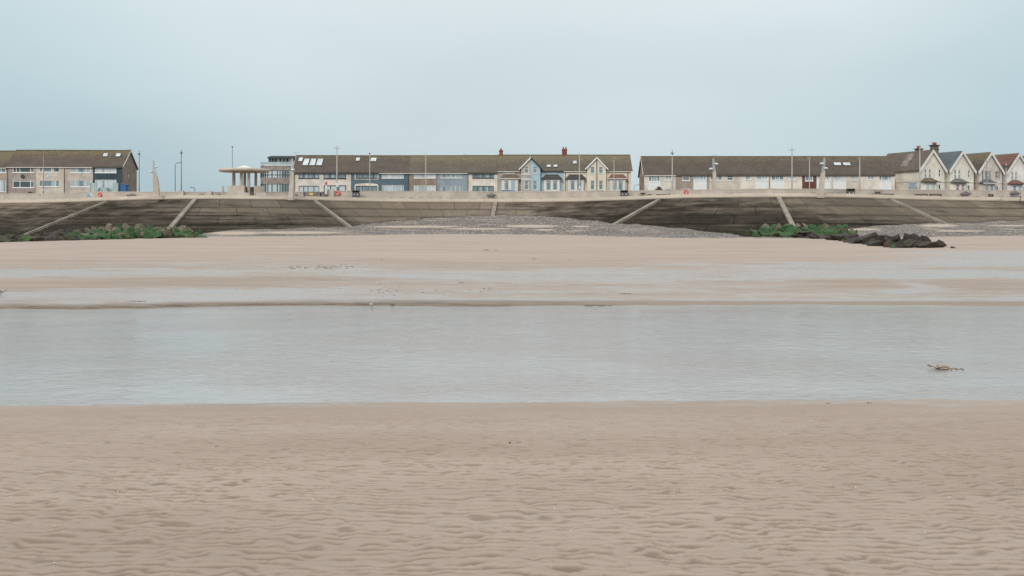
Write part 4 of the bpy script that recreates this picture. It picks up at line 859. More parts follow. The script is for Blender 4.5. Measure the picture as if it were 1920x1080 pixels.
# round shelter
YS=180.5; sx0=PX(458.5,YS); zr0=PZ(322,YS); sh=thing('beach_shelter','round concrete shelter with a flat disc roof on slender columns','shelter',(sx0,YS,PR))
R0=47.5*YS/F
MB().lathe((sx0,YS,0),[(0,zr0+.05),(R0*.75,zr0+.02),(R0*.96,PZ(322.4,YS)),(R0,PZ(320.2,YS)),(R0*.955,PZ(316.8,YS)),(R0*.45,PZ(315.0,YS)),(0,PZ(314.6,YS))],64).build('roof',M['roofdisc'],sh,True)
MB().lathe((sx0,YS,0),[(R0*.42,PZ(315.2,YS)),(R0*.2,PZ(313,YS)),(.35,PZ(311.2,YS)),(0,PZ(310.6,YS))],40).build('roof_cone',M['white'],sh,True)
for px,dy in ((438.7,.6),(452.4,-1.9),(466.6,-1.7),(479.8,.9),(459,2.2)):
    MB().lathe((PX(px,YS+dy),YS+dy,0),[(.25,PR),(.235,zr0+.1)],14).build('column',M['roofdisc'],sh,True)
def curved_wall(a0,a1,r,ztop,name='seat_wall',t=.25):
    mb=MB(); n=14; v=[]
    for k in range(n+1):
        a=math.radians(a0+(a1-a0)*k/n)
        for rr_ in (r,r-t):
            for z in (PR-.05,ztop): v.append((sx0+rr_*math.cos(a),YS+rr_*math.sin(a),z))
    f=[]
    for k in range(n):
        b_=k*4; c=b_+4; f+=[(b_,c,c+1,b_+1),(b_+2,b_+3,c+3,c+2),(b_+1,c+1,c+3,b_+3)]
    f+=[(0,1,3,2),(n*4,n*4+2,n*4+3,n*4+1)]; mb.add(v,f); return mb.build(name,M['fin'],sh)
zt_=PZ(349.5,YS)
curved_wall(180+22,180+30,3.55,zt_); curved_wall(180+50,180+103,3.3,zt_); curved_wall(180+130,180+165,3.5,zt_)
o=curved_wall(20,160,2.6,zt_,'back_wall'); o.data.materials[0]=M['timber']
mb=MB(); mb.box(PX(427,YS-3),PX(470,YS-3),YS-3.9,YS-3.35,PR,PR+.75); mb.box(PX(481,YS-3),PX(500,YS-3),YS-3.5,YS-2.8,PR,PR+.75); mb.build('bench_block',M['coping'],sh)
# concrete light masts
def mast(lab,conc,steel,lights,Y,base,flare):
    cx_=sum(p[0] for p in conc)/len(conc); e=thing('light_mast',lab,'light mast',(PX(cx_,Y),Y,6.9),0,'sculptural concrete light masts')
    q=[(PX(a,Y),PZ(b_,Y)) for a,b_ in conc]
    MB().prism(q,'y',Y-.3,Y+.3).build('concrete_fin',M['fin'],e)
    q=[(PX(a,Y),PZ(b_,Y)) for a,b_ in steel]; MB().prism(q,'y',Y-.10,Y+.10).build('steel_blade',M['steel'],e)
    mb=MB(); q=[(PX(a,Y),PZ(b_,Y)) for a,b_ in flare]; mb.prism(q,'y',Y-.55,Y+.55); mb.build('plinth',M['fin'],e)
    for (lx,lz,ax,r_) in lights:
        l_=MB().lathe((PX(lx,Y),Y-.15,PZ(lz,Y)),[(0,.5*r_),(.55*r_,.4*r_),(1.0*r_,0),(.75*r_,-.25*r_),(0,-.3*r_)],12).build('floodlight',M['signwhite'],e,True)
        MB().tube([(PX(ax,Y),Y-.1,PZ(lz+1.2,Y)),(PX(lx,Y),Y-.15,PZ(lz+.8,Y))],.05,6).build('bracket',M['steel'],l_)
mast('pinkish concrete light mast leaning beside the dark teal end house',[(288.5,372),(300,372),(297.5,345),(294.3,330),(287.2,325)],[(287.2,325),(294.3,330),(290.5,313),(288.2,300.5),(285.9,303),(286.2,318)],[(283.2,322.3,287.5,.32),(293.6,313.2,290.5,.28)],171.8,0,[(287.5,373.8),(304,373.8),(300,368),(289.5,368)])
mast('concrete light mast between the round shelter and the cream end house',[(541,374),(550,374),(551,330),(550.8,322),(545,327),(543,350)],[(545,327),(550.8,322),(549.5,300),(547.3,296),(546,305)],[(549.6,318.8,547.5,.36)],174.5,0,[(540,375.2),(551.3,375.2),(550,369),(541,369)])
mast('concrete light mast straight in front of the pinkish beige house',[(1338,371),(1346.5,371),(1343.2,340),(1341.8,322),(1336.3,324),(1337.3,350)],[(1336.3,324),(1341.8,322),(1339,300),(1337.8,295),(1335.6,299)],[(1333,317,1336.5,.36),(1342.5,307.7,1339.5,.36)],165.5,0,[(1336,371.4),(1348,371.4),(1346,366),(1337.5,366)])
mast('concrete light mast leaning the other way in front of the red brick front',[(1533,371),(1543.5,371),(1545.5,340),(1546.2,321),(1539.5,326),(1536.5,348)],[(1539.5,326),(1546.2,321),(1547.8,300),(1545,294),(1543.2,303)],[(1540.5,307,1543.5,.36),(1548,315.8,1545,.34)],162.8,0,[(1531,371),(1544.5,371),(1543,366),(1532.5,366)])
# street lamps
def lamp(px,top,Y,lab,kind,r=.09,mat='pole',extra=None):
    X=PX(px,Y); zt=PZ(top,Y); e=thing('street_lamp',lab,'street lamp',(X,Y,ZG),0,'lamp posts along the promenade')
    MB().tube([(X,Y,ZG-.3),(X,Y,ZG+1.3),(X,Y,zt)],[r*1.35,r*1.2,r*.75],10).build('pole',M[mat],e,True)
    hd=M['darkframe'] if kind in('disc','small') else M['palepole' if mat=='palepole' else 'pole']
    if kind=='disc':
        MB().lathe((X,Y,zt-.55),[(0,.10),(.12,.09),(.30,.02),(.26,-.08),(0,-.10)],14).build('lamp_head',hd,e,True)
    elif kind=='twin':
        w_=extra or .6; z=zt-.45
        for s_ in (-1,1):
            a=MB(); a.box(X+.07*s_,X+w_*s_,Y-.12,Y+.12,z-.05,z+.04); a.build('lamp_head',hd,e)
    elif kind=='small':
        MB().lathe((X,Y,zt),[(.05,0),(.16,.05),(.16,.18),(0,.22)],10).build('lamp_head',hd,e,True)
    elif kind=='single':
        s_=extra or 1; a=MB(); a.box(X-.05*s_,X+.42*s_,Y-.1,Y+.1,zt-.02,zt+.12); a.build('lamp_head',M['palepole'],e)
    return e
lamp(81.5,283,203,'slim pole with a small blue notice in front of the beige plaque house','plain',.07)
lamp(261,283,206,'tall lamp post with a small dark disc head beside the brown gable','disc')
lamp(340,281,206,'tall lamp post with a dark disc head rising from the squat concrete pier','disc',.10)
lamp(435.7,276.5,204,'plain thin pole rising behind the round shelter','small',.07)
lamp(631.8,273,197,'tall lamp post with wide twin arms above the life ring on the cream house front','twin',.10,'palepole',.58)
lamp(693.3,289,203,'lamp post with a small dark head in front of the arched window house','small',.075,'palepole')
lamp(798.3,289,204,'pale lamp post with short twin arms before the taupe brown house','twin',.085,'palepole',.3)
lamp(1086.5,287,204,'pale lamp post with short twin arms before the small square roof window','twin',.10,'palepole',.3)
lamp(1151.3,297,204,'thin lamp post with one short arm before the reddish bay roof','single',.075,'palepole',1)
lamp(1260.5,281,192,'tall lamp post with disc head before the end house with the brown bush','disc',.09,'palepole')
lamp(1485,276,186,'tall lamp post with wide twin arms in front of the right terrace','twin',.09,'palepole',.55)
lamp(1517.8,297,190,'thin pale lamp post with one short arm before the red brick front','single',.08,'palepole',-1)
lamp(1612,296.5,190,'pale lamp post with one short arm between the last two terrace houses','single',.10,'palepole',-1)
lamp(1724.7,275,193,'plain tall pole at the corner of the first gabled house','plain',.10,'palepole')
lamp(1850.3,303,196,'thin grey lamp post before the gabled house with grey window surrounds','single',.08,'pole',-1)
lamp(1886.5,306,196,'thin lamp post with a round head beside the off white gabled house','disc',.08,'palepole')
# curved-arm street lamp, small distant lamps
def arm_lamp(px,top,Y,span,lab,r=.07):
    X=PX(px,Y); zt=PZ(top,Y); s_=1 if span>0 else -1; R1=min(.8,abs(span)*.7)
    e=thing('street_lamp',lab,'street lamp',(X,Y,ZG),0,'lamp posts along the promenade')
    pts=[(X,Y,ZG-.5),(X,Y,zt-R1)]+[(X+s_*R1*(1-math.cos(a)),Y,zt-R1+R1*math.sin(a)) for a in np.linspace(.3,math.pi/2,5)]+[(X+span,Y,zt)]
    MB().tube(pts,r,8).build('pole',M['pole'],e,True); MB().box(X+span-.1*s_,X+span+.5*s_,Y-.12,Y+.12,zt-.06,zt+.05).build('lamp_head',M['darkframe'],e)
arm_lamp(328.5,305,212,.8,'thin street lamp with a curved arm reaching to the taller post')
arm_lamp(365.5,351.5,260,-.7,'tiny distant street lamp seen over the parapet before the shelter',.1)
arm_lamp(1188.7,346.5,290,1.4,'small distant street lamp with curved arm in the gap between the houses',.06)
# notices on poles
def board(nm,lab,px0,py0,px1,py1,Y,mat,cat='sign',t=.05,marks=None):
    e=thing(nm,lab,cat,((PX(px0,Y)+PX(px1,Y))/2,Y,PZ(py1,Y))); MB().box(PX(px0,Y),PX(px1,Y),Y-t,Y,PZ(py1,Y),PZ(py0,Y)).build('board',M[mat],e)
    if marks:
        m_=MB()
        for a,b_,c,d in marks[0]: m_.box(PX(a,Y),PX(c,Y),Y-t-.012,Y-t-.002,PZ(d,Y),PZ(b_,Y))
        m_.build('markings',M[marks[1]],e)
    return e
board('pole_notice','small blue and white notice fixed low on the slim pole',81.5,353.2,86,358.5,202.85,'signblue',marks=([(82,354.5,85.5,355.3),(82,356.5,85.5,357.3)],'white'))
board('pole_notice','white notice on the tall twin armed lamp post by the cream house',630,343,635,350,196.8,'signwhite')
board('pole_notice','small white notice low on the pale twin armed post at the cream house',1085,349,1088.6,355,203.8,'signwhite')
board('information_board','light blue information board on the parapet beside the life ring',163,360.2,178,371,parY(170)-.06,'signblue',marks=([(163.6,360.8,177.5,361.6),(169,362.5,174,366),(170.5,366,173,368),(164.5,363,167.5,363.8),(163.8,370,177.6,370.6)],'signpale'))
# life rings
def life_ring(px,py,lab):
    Y=parY(px)-.05; c=(PX(px,Y),Y,PZ(py,Y)); e=thing('life_ring',lab,'life ring',(c[0],Y,c[2]),0,'life rings on the promenade parapet')
    mb=MB(); disc(mb,(c[0],Y,c[2]),.42,.14,28); mb.build('housing',M['orange'],e)
    R1,r1=.27,.085; n,m_=28,8; vs=[];
    for i in range(n):
        a=2*math.pi*i/n
        for k in range(m_):
            b_=2*math.pi*k/m_; rr_=R1+r1*math.cos(b_); vs.append((c[0]+rr_*math.cos(a),Y-.17-r1*math.sin(b_)*.7,c[2]+rr_*math.sin(a)))
    MB().add(vs,[(i*m_+k,((i+1)%n)*m_+k,((i+1)%n)*m_+(k+1)%m_,i*m_+(k+1)%m_) for i in range(n) for k in range(m_)]).build('ring',M['orange'],e,True)
    for a0,a1 in ((-2.7,-1.5),(.7,1.1)):
        pts=[(c[0]+R1*math.cos(a),Y-.19,c[2]+R1*math.sin(a)) for a in np.linspace(a0,a1,8)]; MB().tube(pts,r1*.62,8).build('white_stripe',M['lifewhite'],e,True)
    mb=MB(); disc(mb,(c[0],Y-.15,c[2]),.09,.06,12); mb.build('hub',M['lifewhite'],e)
life_ring(188.3,365.3,'orange life ring beside the light blue information board')
life_ring(634.2,362.5,'orange life ring under the twin armed lamp post by the timber gates')
life_ring(1287,361,'orange life ring in front of the taupe brown house of the right terrace')
# litter bins
def litter_bin(px0,px1,top,lab):
    px=(px0+px1)/2; Y=parY(px)-1.3; x0,x1=PX(px0,Y),PX(px1,Y); zt=PZ(top,Y); e=thing('litter_bin',lab,'litter bin',((x0+x1)/2,Y,PR),0,'twin litter bins on the promenade')
    zb=PR; xm=(x0+x1)/2
    MB().box(x0,x1,Y-.4,Y+.35,zb,zt-.36).build('cabinet',M['bin'],e)
    MB().box(x0-.04,x1+.04,Y-.45,Y+.4,zt-.08,zt).build('lid',M['bin'],e)
    c=MB(); 
    for x in (x0+.03,xm,x1-.03): c.box(x-.04,x+.04,Y-.38,Y+.32,zt-.36,zt-.08)
    c.build('upright',M['black'],e)
    MB().box(x0+.05,x1-.05,Y+.15,Y+.3,zt-.36,zt-.08).build('opening_back',M['black'],e)
    for x in ((x0+xm)/2,(x1+xm)/2):
        mb=MB(); disc(mb,(x,Y-.402,zt-.72),.09,.02,14); mb.build('emblem',M['signwhite'],e)
litter_bin(661,674,357,'dark grey twin litter bin under the slate blue house with the arch')
litter_bin(1163.3,1176.8,356.6,'dark grey twin litter bin below the end house with reddish bay roof')
litter_bin(1588,1601.7,353.8,'dark grey twin litter bin below the lattice windowed house')
# fish shaped castings and mounds lying on the promenade
def fish(px,py,l,h,lab,tail=1,Y=None):
    Y=Y or parY(px)-.5; c=(PX(px,Y),Y,PZ(py,Y)); L=l*Y/F/2; H=h*Y/F/2; e=thing('fish_sculpture',lab,'sculpture',(c[0],Y,c[2]-H),0,'grey fish shaped castings on the promenade')
    top=[];bot=[]
    for k in range(17):
        u=-1+2*k/16; w_=max(0,(1-abs(u)**2.0))**.62; top.append((c[0]+u*L*.86*tail*-1,c[2]+H*w_*.9)); bot.append((c[0]+u*L*.86*tail*-1,c[2]-H*w_))
    mb=MB(); vs=[]; n=12
    for k in range(17):
        u=-1+2*k/16; w_=max(.02,(1-abs(u)**2.0))**.62
        for j in range(n):
            a=2*math.pi*j/n; vs.append((c[0]-u*L*.86*tail,Y-.16+.17*w_*math.sin(a),c[2]+H*w_*math.cos(a)*(.9 if math.cos(a)>0 else 1)))
    mb.add(vs,[(i*n+k,i*n+(k+1)%n,(i+1)*n+(k+1)%n,(i+1)*n+k) for i in range(16) for k in range(n)]); mb.build('fish_body',M['fish'],e,True)
    xe=c[0]+L*.80*tail
    MB().prism([(xe-.1*tail,c[2]-.05),(xe+L*.24*tail,c[2]+H*.55),(xe+L*.14*tail,c[2]),(xe+L*.22*tail,c[2]-H*.4)],'y',Y-.2,Y-.12).build('tail_fin',M['fish'],e)
    MB().prism([(c[0]-L*.3,c[2]+H*.8),(c[0],c[2]+H*1.15),(c[0]+L*.35,c[2]+H*.75)],'y',Y-.2,Y-.12).build('back_fin',M['fish'],e)
    mb=MB(); mb.box(c[0]-L*.25,c[0]+L*.2,Y-.25,Y-.05,PR,c[2]-H*.8); mb.build('plinth',M['fish'],e)
fish(247,366,23,6.2,'grey fish sculpture below the blue shed, beside the first light mast',-1)
fish(921,366.3,21,6.8,'grey fish sculpture under the join of cream and stone grey houses',1)
fish(1809.5,363.2,23,8,'grey fish sculpture between the parapet and the slate roofed gabled house',1)
fish(1902.5,362.6,23,8,'grey fish sculpture nearest the thin steel handrail at the edge',1)
def mound(px,py0,py1,w_,lab):
    Y=parY(px)-.8; L=w_*Y/F/2; z0,z1=7.3,PZ(py0,Y); mb=MB(); mb.ell((PX(px,Y),Y,7.3),(L,.5,z1-7.3),16,8)
    tag(mb.build('boat_shaped_mound',M['fish'],None,True),lab,'mound','low dark mounds beside the parapet')
mound(378,362.4,366,15,'low dark mound in front of the parapet, nearer the squat concrete pier')
mound(410.5,362.6,366,17,'low dark mound in front of the parapet, just before the shelter')
mound(555,363,367,12,'low dark mound beside the light mast near the cream end house')
# timber gates with yellow sign
gt=thing('timber_gate','grey timber flood gate with a yellow notice in the parapet gap','gate',(PX(585,parY(585)),parY(585),PR)); Yg=parY(585)+.1
mb=MB(); 
for k in range(14): a=570+k*2.15; mb.box(PX(a,Yg),PX(a+2.0,Yg),Yg-.06,Yg+.06,PR,PZ(359.3,Yg))
mb.build('gate_boards',M['gate'],gt); MB().box(PX(569.2,Yg),PX(570,Yg),Yg-.2,Yg+.2,PR,PZ(358.6,Yg)).build('gate_post',M['timberdark'],gt)
MB().box(PX(580,Yg),PX(587,Yg),Yg-.11,Yg-.07,PZ(366,Yg),PZ(361.5,Yg)).build('notice',M['yellow'],gt)
gt=thing('timber_gate','narrower grey timber gate with dark gaps behind the red topped totem','gate',(PX(606,Yg),Yg,PR))
mb=MB()
for k in range(5): a=602.5+k*1.35; mb.box(PX(a,Yg),PX(a+1.2,Yg),Yg-.06,Yg+.06,PR,PZ(359.6,Yg))
mb.build('gate_boards',M['gate'],gt); MB().box(PX(600,Yg+.3),PX(602.3,Yg+.3),Yg+.2,Yg+.4,PR,PZ(360.2,Yg)).build('gate_post',M['timberdark'],gt); MB().box(PX(609.6,Yg+.3),PX(613.5,Yg+.3),Yg+.2,Yg+.4,PR,PZ(357.5,Yg)).build('gate_post',M['darkframe'],gt)
Yt=parY(611)-1.0; tt_=thing('totem_sign','tall grey totem sign with a red lifebuoy shaped top by the gates','sign',(PX(611,Yt),Yt,PR))
MB().box(PX(609.7,Yt),PX(613.2,Yt),Yt-.08,Yt+.08,PZ(364,Yt),PZ(347,Yt)).build('panel',M['signpale'],tt_)
MB().box(PX(609.5,Yt),PX(613.4,Yt),Yt-.09,Yt+.09,PR,PZ(364,Yt)-.002).build('base',M['bin'],tt_)
MB().prism([(PX(609.2,Yt),PZ(346.9,Yt)),(PX(613.3,Yt),PZ(346.9,Yt)),(PX(613.3,Yt),PZ(340,Yt)),(PX(610.5,Yt),PZ(342.2,Yt)),(PX(609,Yt),PZ(344,Yt))],'y',Yt-.08,Yt+.08).build('top_panel',M['redpaint'],tt_)
# picnic tables, planters, benches, recesses
def picnic(px,lab,py=361.3,w_=10.5):
    Y=parY(px)-2; X=PX(px,Y); zt=PZ(py,Y); L=w_*Y/F/2; e=thing('picnic_table',lab,'picnic table',(X,Y,PR),0,'picnic tables on the promenade')
    MB().box(X-L,X+L,Y-.4,Y+.4,zt-.06,zt).build('table_top',M['planter'],e)
    MB().prism([(X-L*.92,zt-.065),(X+L*.92,zt-.065),(X+L*.5,zt-.52),(X-L*.5,zt-.52)],'y',Y-.25,Y+.25).build('pedestal',M['planter'],e)
    for s_ in (-1,1):
        MB().tube([(X+s_*L*.75,Y-.3,zt-.40),(X+s_*(L+.25),Y-.3,PR)],.06,6).build('leg',M['timberdark'],e)
        MB().box(X+s_*L*1.45-.18,X+s_*L*1.45+.18,Y-.4,Y+.4,zt-.42,zt-.34).build('seat',M['timberdark'],e)
picnic(1205.5,'dark picnic table on the promenade in the gap between the terraces'); picnic(1646,'dark picnic table below the last house of the right terrace',359.3)
def bench(px0,px1,py,lab,h=2.6):
    px=(px0+px1)/2; Y=parY(px)-.75; e=thing('bench',lab,'bench',(PX(px,Y),Y,PR),0,'low dark timber benches along the parapet')
    z=PZ(py,Y); x0,x1=PX(px0,Y),PX(px1,Y)
    mb=MB()
    for k in range(3): mb.box(x0,x1,Y-.28+k*.19,Y-.13+k*.19,z-.09,z)
    mb.build('seat',M['recess'],e); MB().box(x0+.05,x1-.05,Y-.29,Y-.22,z-.25,z-.095).build('apron',M['recess'],e)
    for x in (x0+.12,x1-.12): MB().box(x-.08,x+.08,Y-.2,Y+.2,PR,z-.10).build('support',M['timberdark'],e)
for a,b_,c,l_ in ((1231,1257,364,'long dark bench in front of the bush and end house'),(1215,1222,364.3,'very short dark bench just beyond the picnic table in the gap'),(1364,1374,361.8,'faint dark bench below the pinkish beige house'),(1384,1395,361.8,'dark bench below the cream house with reddish gutter edge'),(1520,1529,361.5,'dark bench just before the last light mast'),(1546,1551,361.8,'tiny dark bench directly beyond the last light mast'),(1553.5,1562,361.5,'dark bench a step beyond the last light mast'),(1567,1576,361.8,'dark bench nearest the litter bin of the right terrace'),(1658,1676,363.2,'dark bench at the corner where the right terrace ends'),(1717,1739,363.6,'long dark bench under the bay of the first gabled house'),(1743.5,1765,363.6,'long dark bench between the first and the slate roofed gabled house'),(1854,1862,363.8,'short dark bench between the two right hand fish sculptures')):
    bench(a,b_,c,l_)
# handrail at the right end
Y=capD(1915)-1.0; hr=thing('handrail','pale steel handrail rising over the sea steps at the edge','handrail',(PX(1900,Y),Y,6.4))
MB().tube([(PX(1873,Y-.6),Y-.6,PZ(377,Y)),(PX(1876,Y-.5),Y-.5,PZ(372.5,Y)),(PX(1881,Y-.3),Y-.3,PZ(369.6,Y)),(PX(1890,Y),Y,PZ(368.4,Y)),(PX(1913,Y),Y,PZ(366.8,Y))],.05,8).build('rail',M['steel'],hr,True)
MB().tube([(PX(1913,Y),Y,PZ(366.8,Y)),(PX(1913,Y),Y,6.3)],.06,8).build('post',M['bin'],hr,True)
# roof aerials
def aerial(px,py,base,Y,lab):
    X=PX(px,Y); z0,z1=PZ(base,Y),PZ(py,Y); mb=MB(); mb.tube([(X,Y,z0-.2),(X,Y,z1)],.03,5); mb.tube([(X-.5,Y,z1-.1),(X+.5,Y,z1-.05)],.02,5)
    for k in range(4): mb.tube([(X-.35+k*.22,Y-.2,z1-.08),(X-.35+k*.22,Y+.2,z1-.08)],.015,4)
    tag(mb.build('roof_aerial',M['pole']),lab,'aerial','television aerials on the roofs')
aerial(243,279.5,283,YL+4,'television aerial on the ridge end of the dark teal house')
aerial(554.5,285.5,292,YM+4,'thin aerial at the ridge end of the cream end house')
aerial(872,289,292,YM+4,'tiny aerial on the mossy roof over the pale grey blue house')
aerial(1339,290,293,YR+4,'tiny aerial on the ridge behind the mast before the pinkish beige house')
aerial(1119,289.2,292,YM+3,'little aerial above the apex of the cream twin gable')
# ------------------------------------------------------------------ brown bush
def bush(px,top,w_,Y,lab):
    X=PX(px,Y); z0=ZG-.1; zt=PZ(top,Y); e=thing('bush',lab,'bush',(X,Y,z0)); r_=random.Random(3)
    H=zt-z0; R1=w_*Y/F/2; st_=MB(); lf=MB()
    for k in range(46):
        a=r_.uniform(0,6.28); s_=r_.uniform(.15,1); tip=Vector((X+R1*s_*math.cos(a),Y+.7*s_*math.sin(a),z0+H*r_.uniform(.62,1.0)*(1-.22*s_)))
        mid=Vector((X+R1*.45*s_*math.cos(a),Y+.3*s_*math.sin(a),z0+H*.5)); st_.tube([(X+r_.uniform(-.4,.4),Y,z0),mid,tip],[.03,.02,.008],4)
        for j in range(26):
            f=r_.uniform(.25,1.0); p=mid.lerp(tip,f)+Vector((r_.uniform(-.16,.16),r_.uniform(-.16,.16),r_.uniform(-.15,.12))); d=Vector((r_.uniform(-1,1),r_.uniform(-1,1),r_.uniform(-.2,1.2))).normalized()*r_.uniform(.07,.17); s2=d.cross(Vector((r_.uniform(-1,1),r_.uniform(-1,1),.3))).normalized()*.03
            lf.add([p-s2,p+s2,p+d],[(0,1,2)])
    st_.build('stems',M['timberdark'],e); lf.build('foliage',paint('dry_brown_foliage',(.12,.085,.06),.9),e)
bush(1235.5,347.2,16,194,'rounded brown leafless bush in front of the white panelled end house')
bush(56,358.5,13,204.2,'low reddish brown bush under the window of the pinkish grey house')
# ------------------------------------------------------------------ rocks
def rock_mat(name,base,moss,cov,dark=(.03,.027,.022)):
    m,t,b=new_mat(name); p=pos(t,obj=True); oi=node(t,'ShaderNodeObjectInfo')
    off=node(t,'ShaderNodeVectorMath',operation='SCALE'); comb=node(t,'ShaderNodeCombineXYZ')
    for i in range(3): t.links.new(oi.outputs['Random'],comb.inputs[i])
    off.inputs['Scale'].default_value=37; t.links.new(comb.outputs[0],off.inputs[0]); ad=node(t,'ShaderNodeVectorMath',operation='ADD'); t.links.new(p,ad.inputs[0]); t.links.new(off.outputs[0],ad.inputs[1]); v=ad.outputs[0]
    n1=noi(t,v,1.3,5,.6); n2=noi(t,v,6,5,.7)
    col=mix(t,mrange(t,n1,.35,.65),tuple(x*.6 for x in base),base); col=mix(t,mrange(t,n2,.45,.7,0,.6),col,dark)
    g=node(t,'ShaderNodeNewGeometry'); s=node(t,'ShaderNodeSeparateXYZ'); t.links.new(g.outputs['Normal'],s.inputs[0])
    up=mth(t,'ADD',mth(t,'MULTIPLY',s.outputs[2],.35),mth(t,'MULTIPLY',mth(t,'SUBTRACT',n1,.5),1.6)); up=mth(t,'ADD',up,mth(t,'MULTIPLY',oi.outputs['Random'],.35))
    mc=mix(t,mrange(t,n2,.3,.7),tuple(x*.22 for x in moss),tuple(x*1.3 for x in moss))
    mc=mix(t,mrange(t,oi.outputs['Random'],.5,1,0,.5),mc,(moss[0]*2.6,moss[1]*1.15,moss[2]*.9))
    col=mix(t,mrange(t,up,.45-cov,.62-cov),col,mc); t.links.new(col,b.inputs['Base Color']); b.inputs['Roughness'].default_value=.75
    bump(t,b,n2,.9,.08); return m
RM={'g':rock_mat('green_weed_rock',(.19,.15,.11),(.033,.108,.028),.50),'b':rock_mat('bare_brown_rock',(.25,.20,.155),(.028,.08,.024),.06),'k':rock_mat('black_weed_rock',(.045,.034,.026),(.02,.04,.014),-.34,(.008,.007,.006)),'d':rock_mat('dark_brown_weed_rock',(.075,.055,.04),(.022,.055,.016),-.06)}
rock_me=[]
for s in range(10):
    bm=bmesh.new(); bmesh.ops.create_icosphere(bm,subdivisions=4,radius=1.0); rr=random.Random(100+s)
    pl_=[(Vector((rr.gauss(0,1),rr.gauss(0,1),rr.gauss(0,1))).normalized(),rr.uniform(.38,.80)) for _ in range(11)]
    for v in bm.verts:
        co=v.co.copy()
        for n,d in pl_:
            k=co.dot(n)-d
            if k>0: co-=n*k*.985
        nv=mnoise.fractal(co*1.6+Vector((s*7,0,0)),1.0,2.2,4); co*=1+.15*nv+.05*mnoise.noise(co*7); v.co=co
    me=bpy.data.meshes.new('boulder'); bm.to_mesh(me); bm.free(); rock_me.append(me)
def rock_mesh(i,k):
    key=(i,k)
    if key not in _cache:
        me=rock_me[i].copy(); me.materials.append(RM[k]); _cache[key]=me
    return _cache[key]
ORD='first second third fourth fifth sixth seventh eighth ninth tenth eleventh twelfth thirteenth fourteenth fifteenth sixteenth seventeenth eighteenth nineteenth twentieth'.split()
def ordw(n):
    return ORD[n] if n<20 else 'twenty-'+ORD[n-20] if n<29 else 'thirtieth' if n==29 else 'thirty-'+ORD[n-30]
KN={'g':'green weedy','b':'bare brown','k':'black weedy','d':'dark brown'}
def frontY(py,px):                                   # sand distance whose surface shows at this row
    Y=120.
    for _ in range(40):
        z=float(beach_z(np.array([PX(px,Y)]),np.array([Y]))[0]); Y=Y+.5*((EYE-z)*F/(py-HY)-Y)
    return Y
def pile(name,rows,group):
    for rn,items in rows:
        n=0
        for (px,base,top,wd,k,dy) in items:
            Y=frontY(base,px)+dy if dy<90 else dy
            X=PX(px,Y); L=wd*Y/F/2*1.18; zt=PZ(top,Y); z0=float(beach_z(np.array([X]),np.array([Y]))[0])-.15
            zb=z0 if dy==0 else max(z0,zt-L*2.0)
            h=max(.18,(zt-zb)/2*1.12); me=rock_mesh(rr.randrange(10),k); o=bpy.data.objects.new('boulder',me); COL.objects.link(o)
            o.location=(X,Y+L*.25,zt-h*.92); o.scale=(L,L*rr.uniform(.75,.95),h); o.rotation_euler=(rr.uniform(-.2,.2),rr.uniform(-.38,.38),rr.uniform(-.6,.6) if rr.random()<.5 else 3.14+rr.uniform(-.6,.6))
            tag(o,f'{KN[k]} boulder, {ordw(n)} from left, {rn} of the {name}','boulder',group); n+=1
rr=random.Random(21)
def gen(x0,x1,step,bf,tf,kinds,hh,dy,jit=.25):
    wf={11:1.45,12:1.4,13:1.4,14:1.7,15:1.7}.get(step,1.0)
    r=[]; x=x0
    while x<x1:
        w_=wf*step*rr.choice((.8,1.1,1.4,1.8,2.2))*rr.uniform(.9,1.1); b_=bf(x); t_=tf(x); r.append((x,b_,t_+rr.uniform(-1,1.6)*jit*4,w_,kinds(x),dy)); x+=step*rr.uniform(.8,1.25)
    return r
LB=lambda x:float(np.interp(x,[0,100,200,300,385],[454.2,451.3,449,446.6,445]))
LT=lambda x:float(np.interp(x,[-30,0,40,60,100,150,200,230,270,320,350,372,388],[441,438,438,435,432,425,419,416.5,418,419.5,422,429,440]))
def lk(front):
    def f(x):
        if x<40: return rr.choice('dkd' if front else 'dd')
        if x<60: return 'g' if front else 'd'
        if x<112: return rr.choice('ddk')
        if x<140: return rr.choice('gdk')
        return rr.choice('gggggb') if front else rr.choice('gbb')
    return f
mid=lambda f:(lambda x:LB(x)-(LB(x)-LT(x))*f)
pile('left rock pile',[('front row',gen(-25,378,11,LB,mid(.45),lk(True),0,0)),('middle row',gen(-12,378,11,LB,mid(.72),lk(True),0,2.2)),('top row',gen(15,368,11,LB,mid(.95),lk(False),0,4.4))],'boulders of the left rock pile')
GB=lambda x:float(np.interp(x,[1380,1450,1520,1600],[443.6,445,446.6,449]))
GT=lambda x:float(np.interp(x,[1383,1405,1420,1435,1452,1470,1500,1520,1550,1590,1618],[434,431,422,419.5,419,414.5,415,416.5,417.5,422,431]))
gm=lambda f:(lambda x:GB(x)-(GB(x)-GT(x))*f)
pile('green right pile',[('front row',[(1401,443.8,433.3,37,'g',0)]+gen(1418,1525,13,GB,gm(.42),lambda x:rr.choice('gggd') if x<1495 else 'd',0,0)),('middle row',gen(1420,1608,12,GB,gm(.72),lambda x:'g',0,2.2)),('top row',gen(1438,1606,12,GB,gm(.96),lambda x:rr.choice('ggb') if not 1462<x<1520 else 'b',0,4.4))],'boulders of the right rock pile')
KB=lambda x:float(np.interp(x,[1500,1560,1590,1640,1680,1720,1775],[446.5,448.6,453,459.5,465,464.6,465]))
KT=lambda x:float(np.interp(x,[1500,1550,1600,1640,1660,1680,1700,1720,1735,1745,1760,1772],[440,437,436.5,435,434,434.3,437,438,443,445,446.5,452]))
km=lambda f:(lambda x:KB(x)-(KB(x)-KT(x))*f)
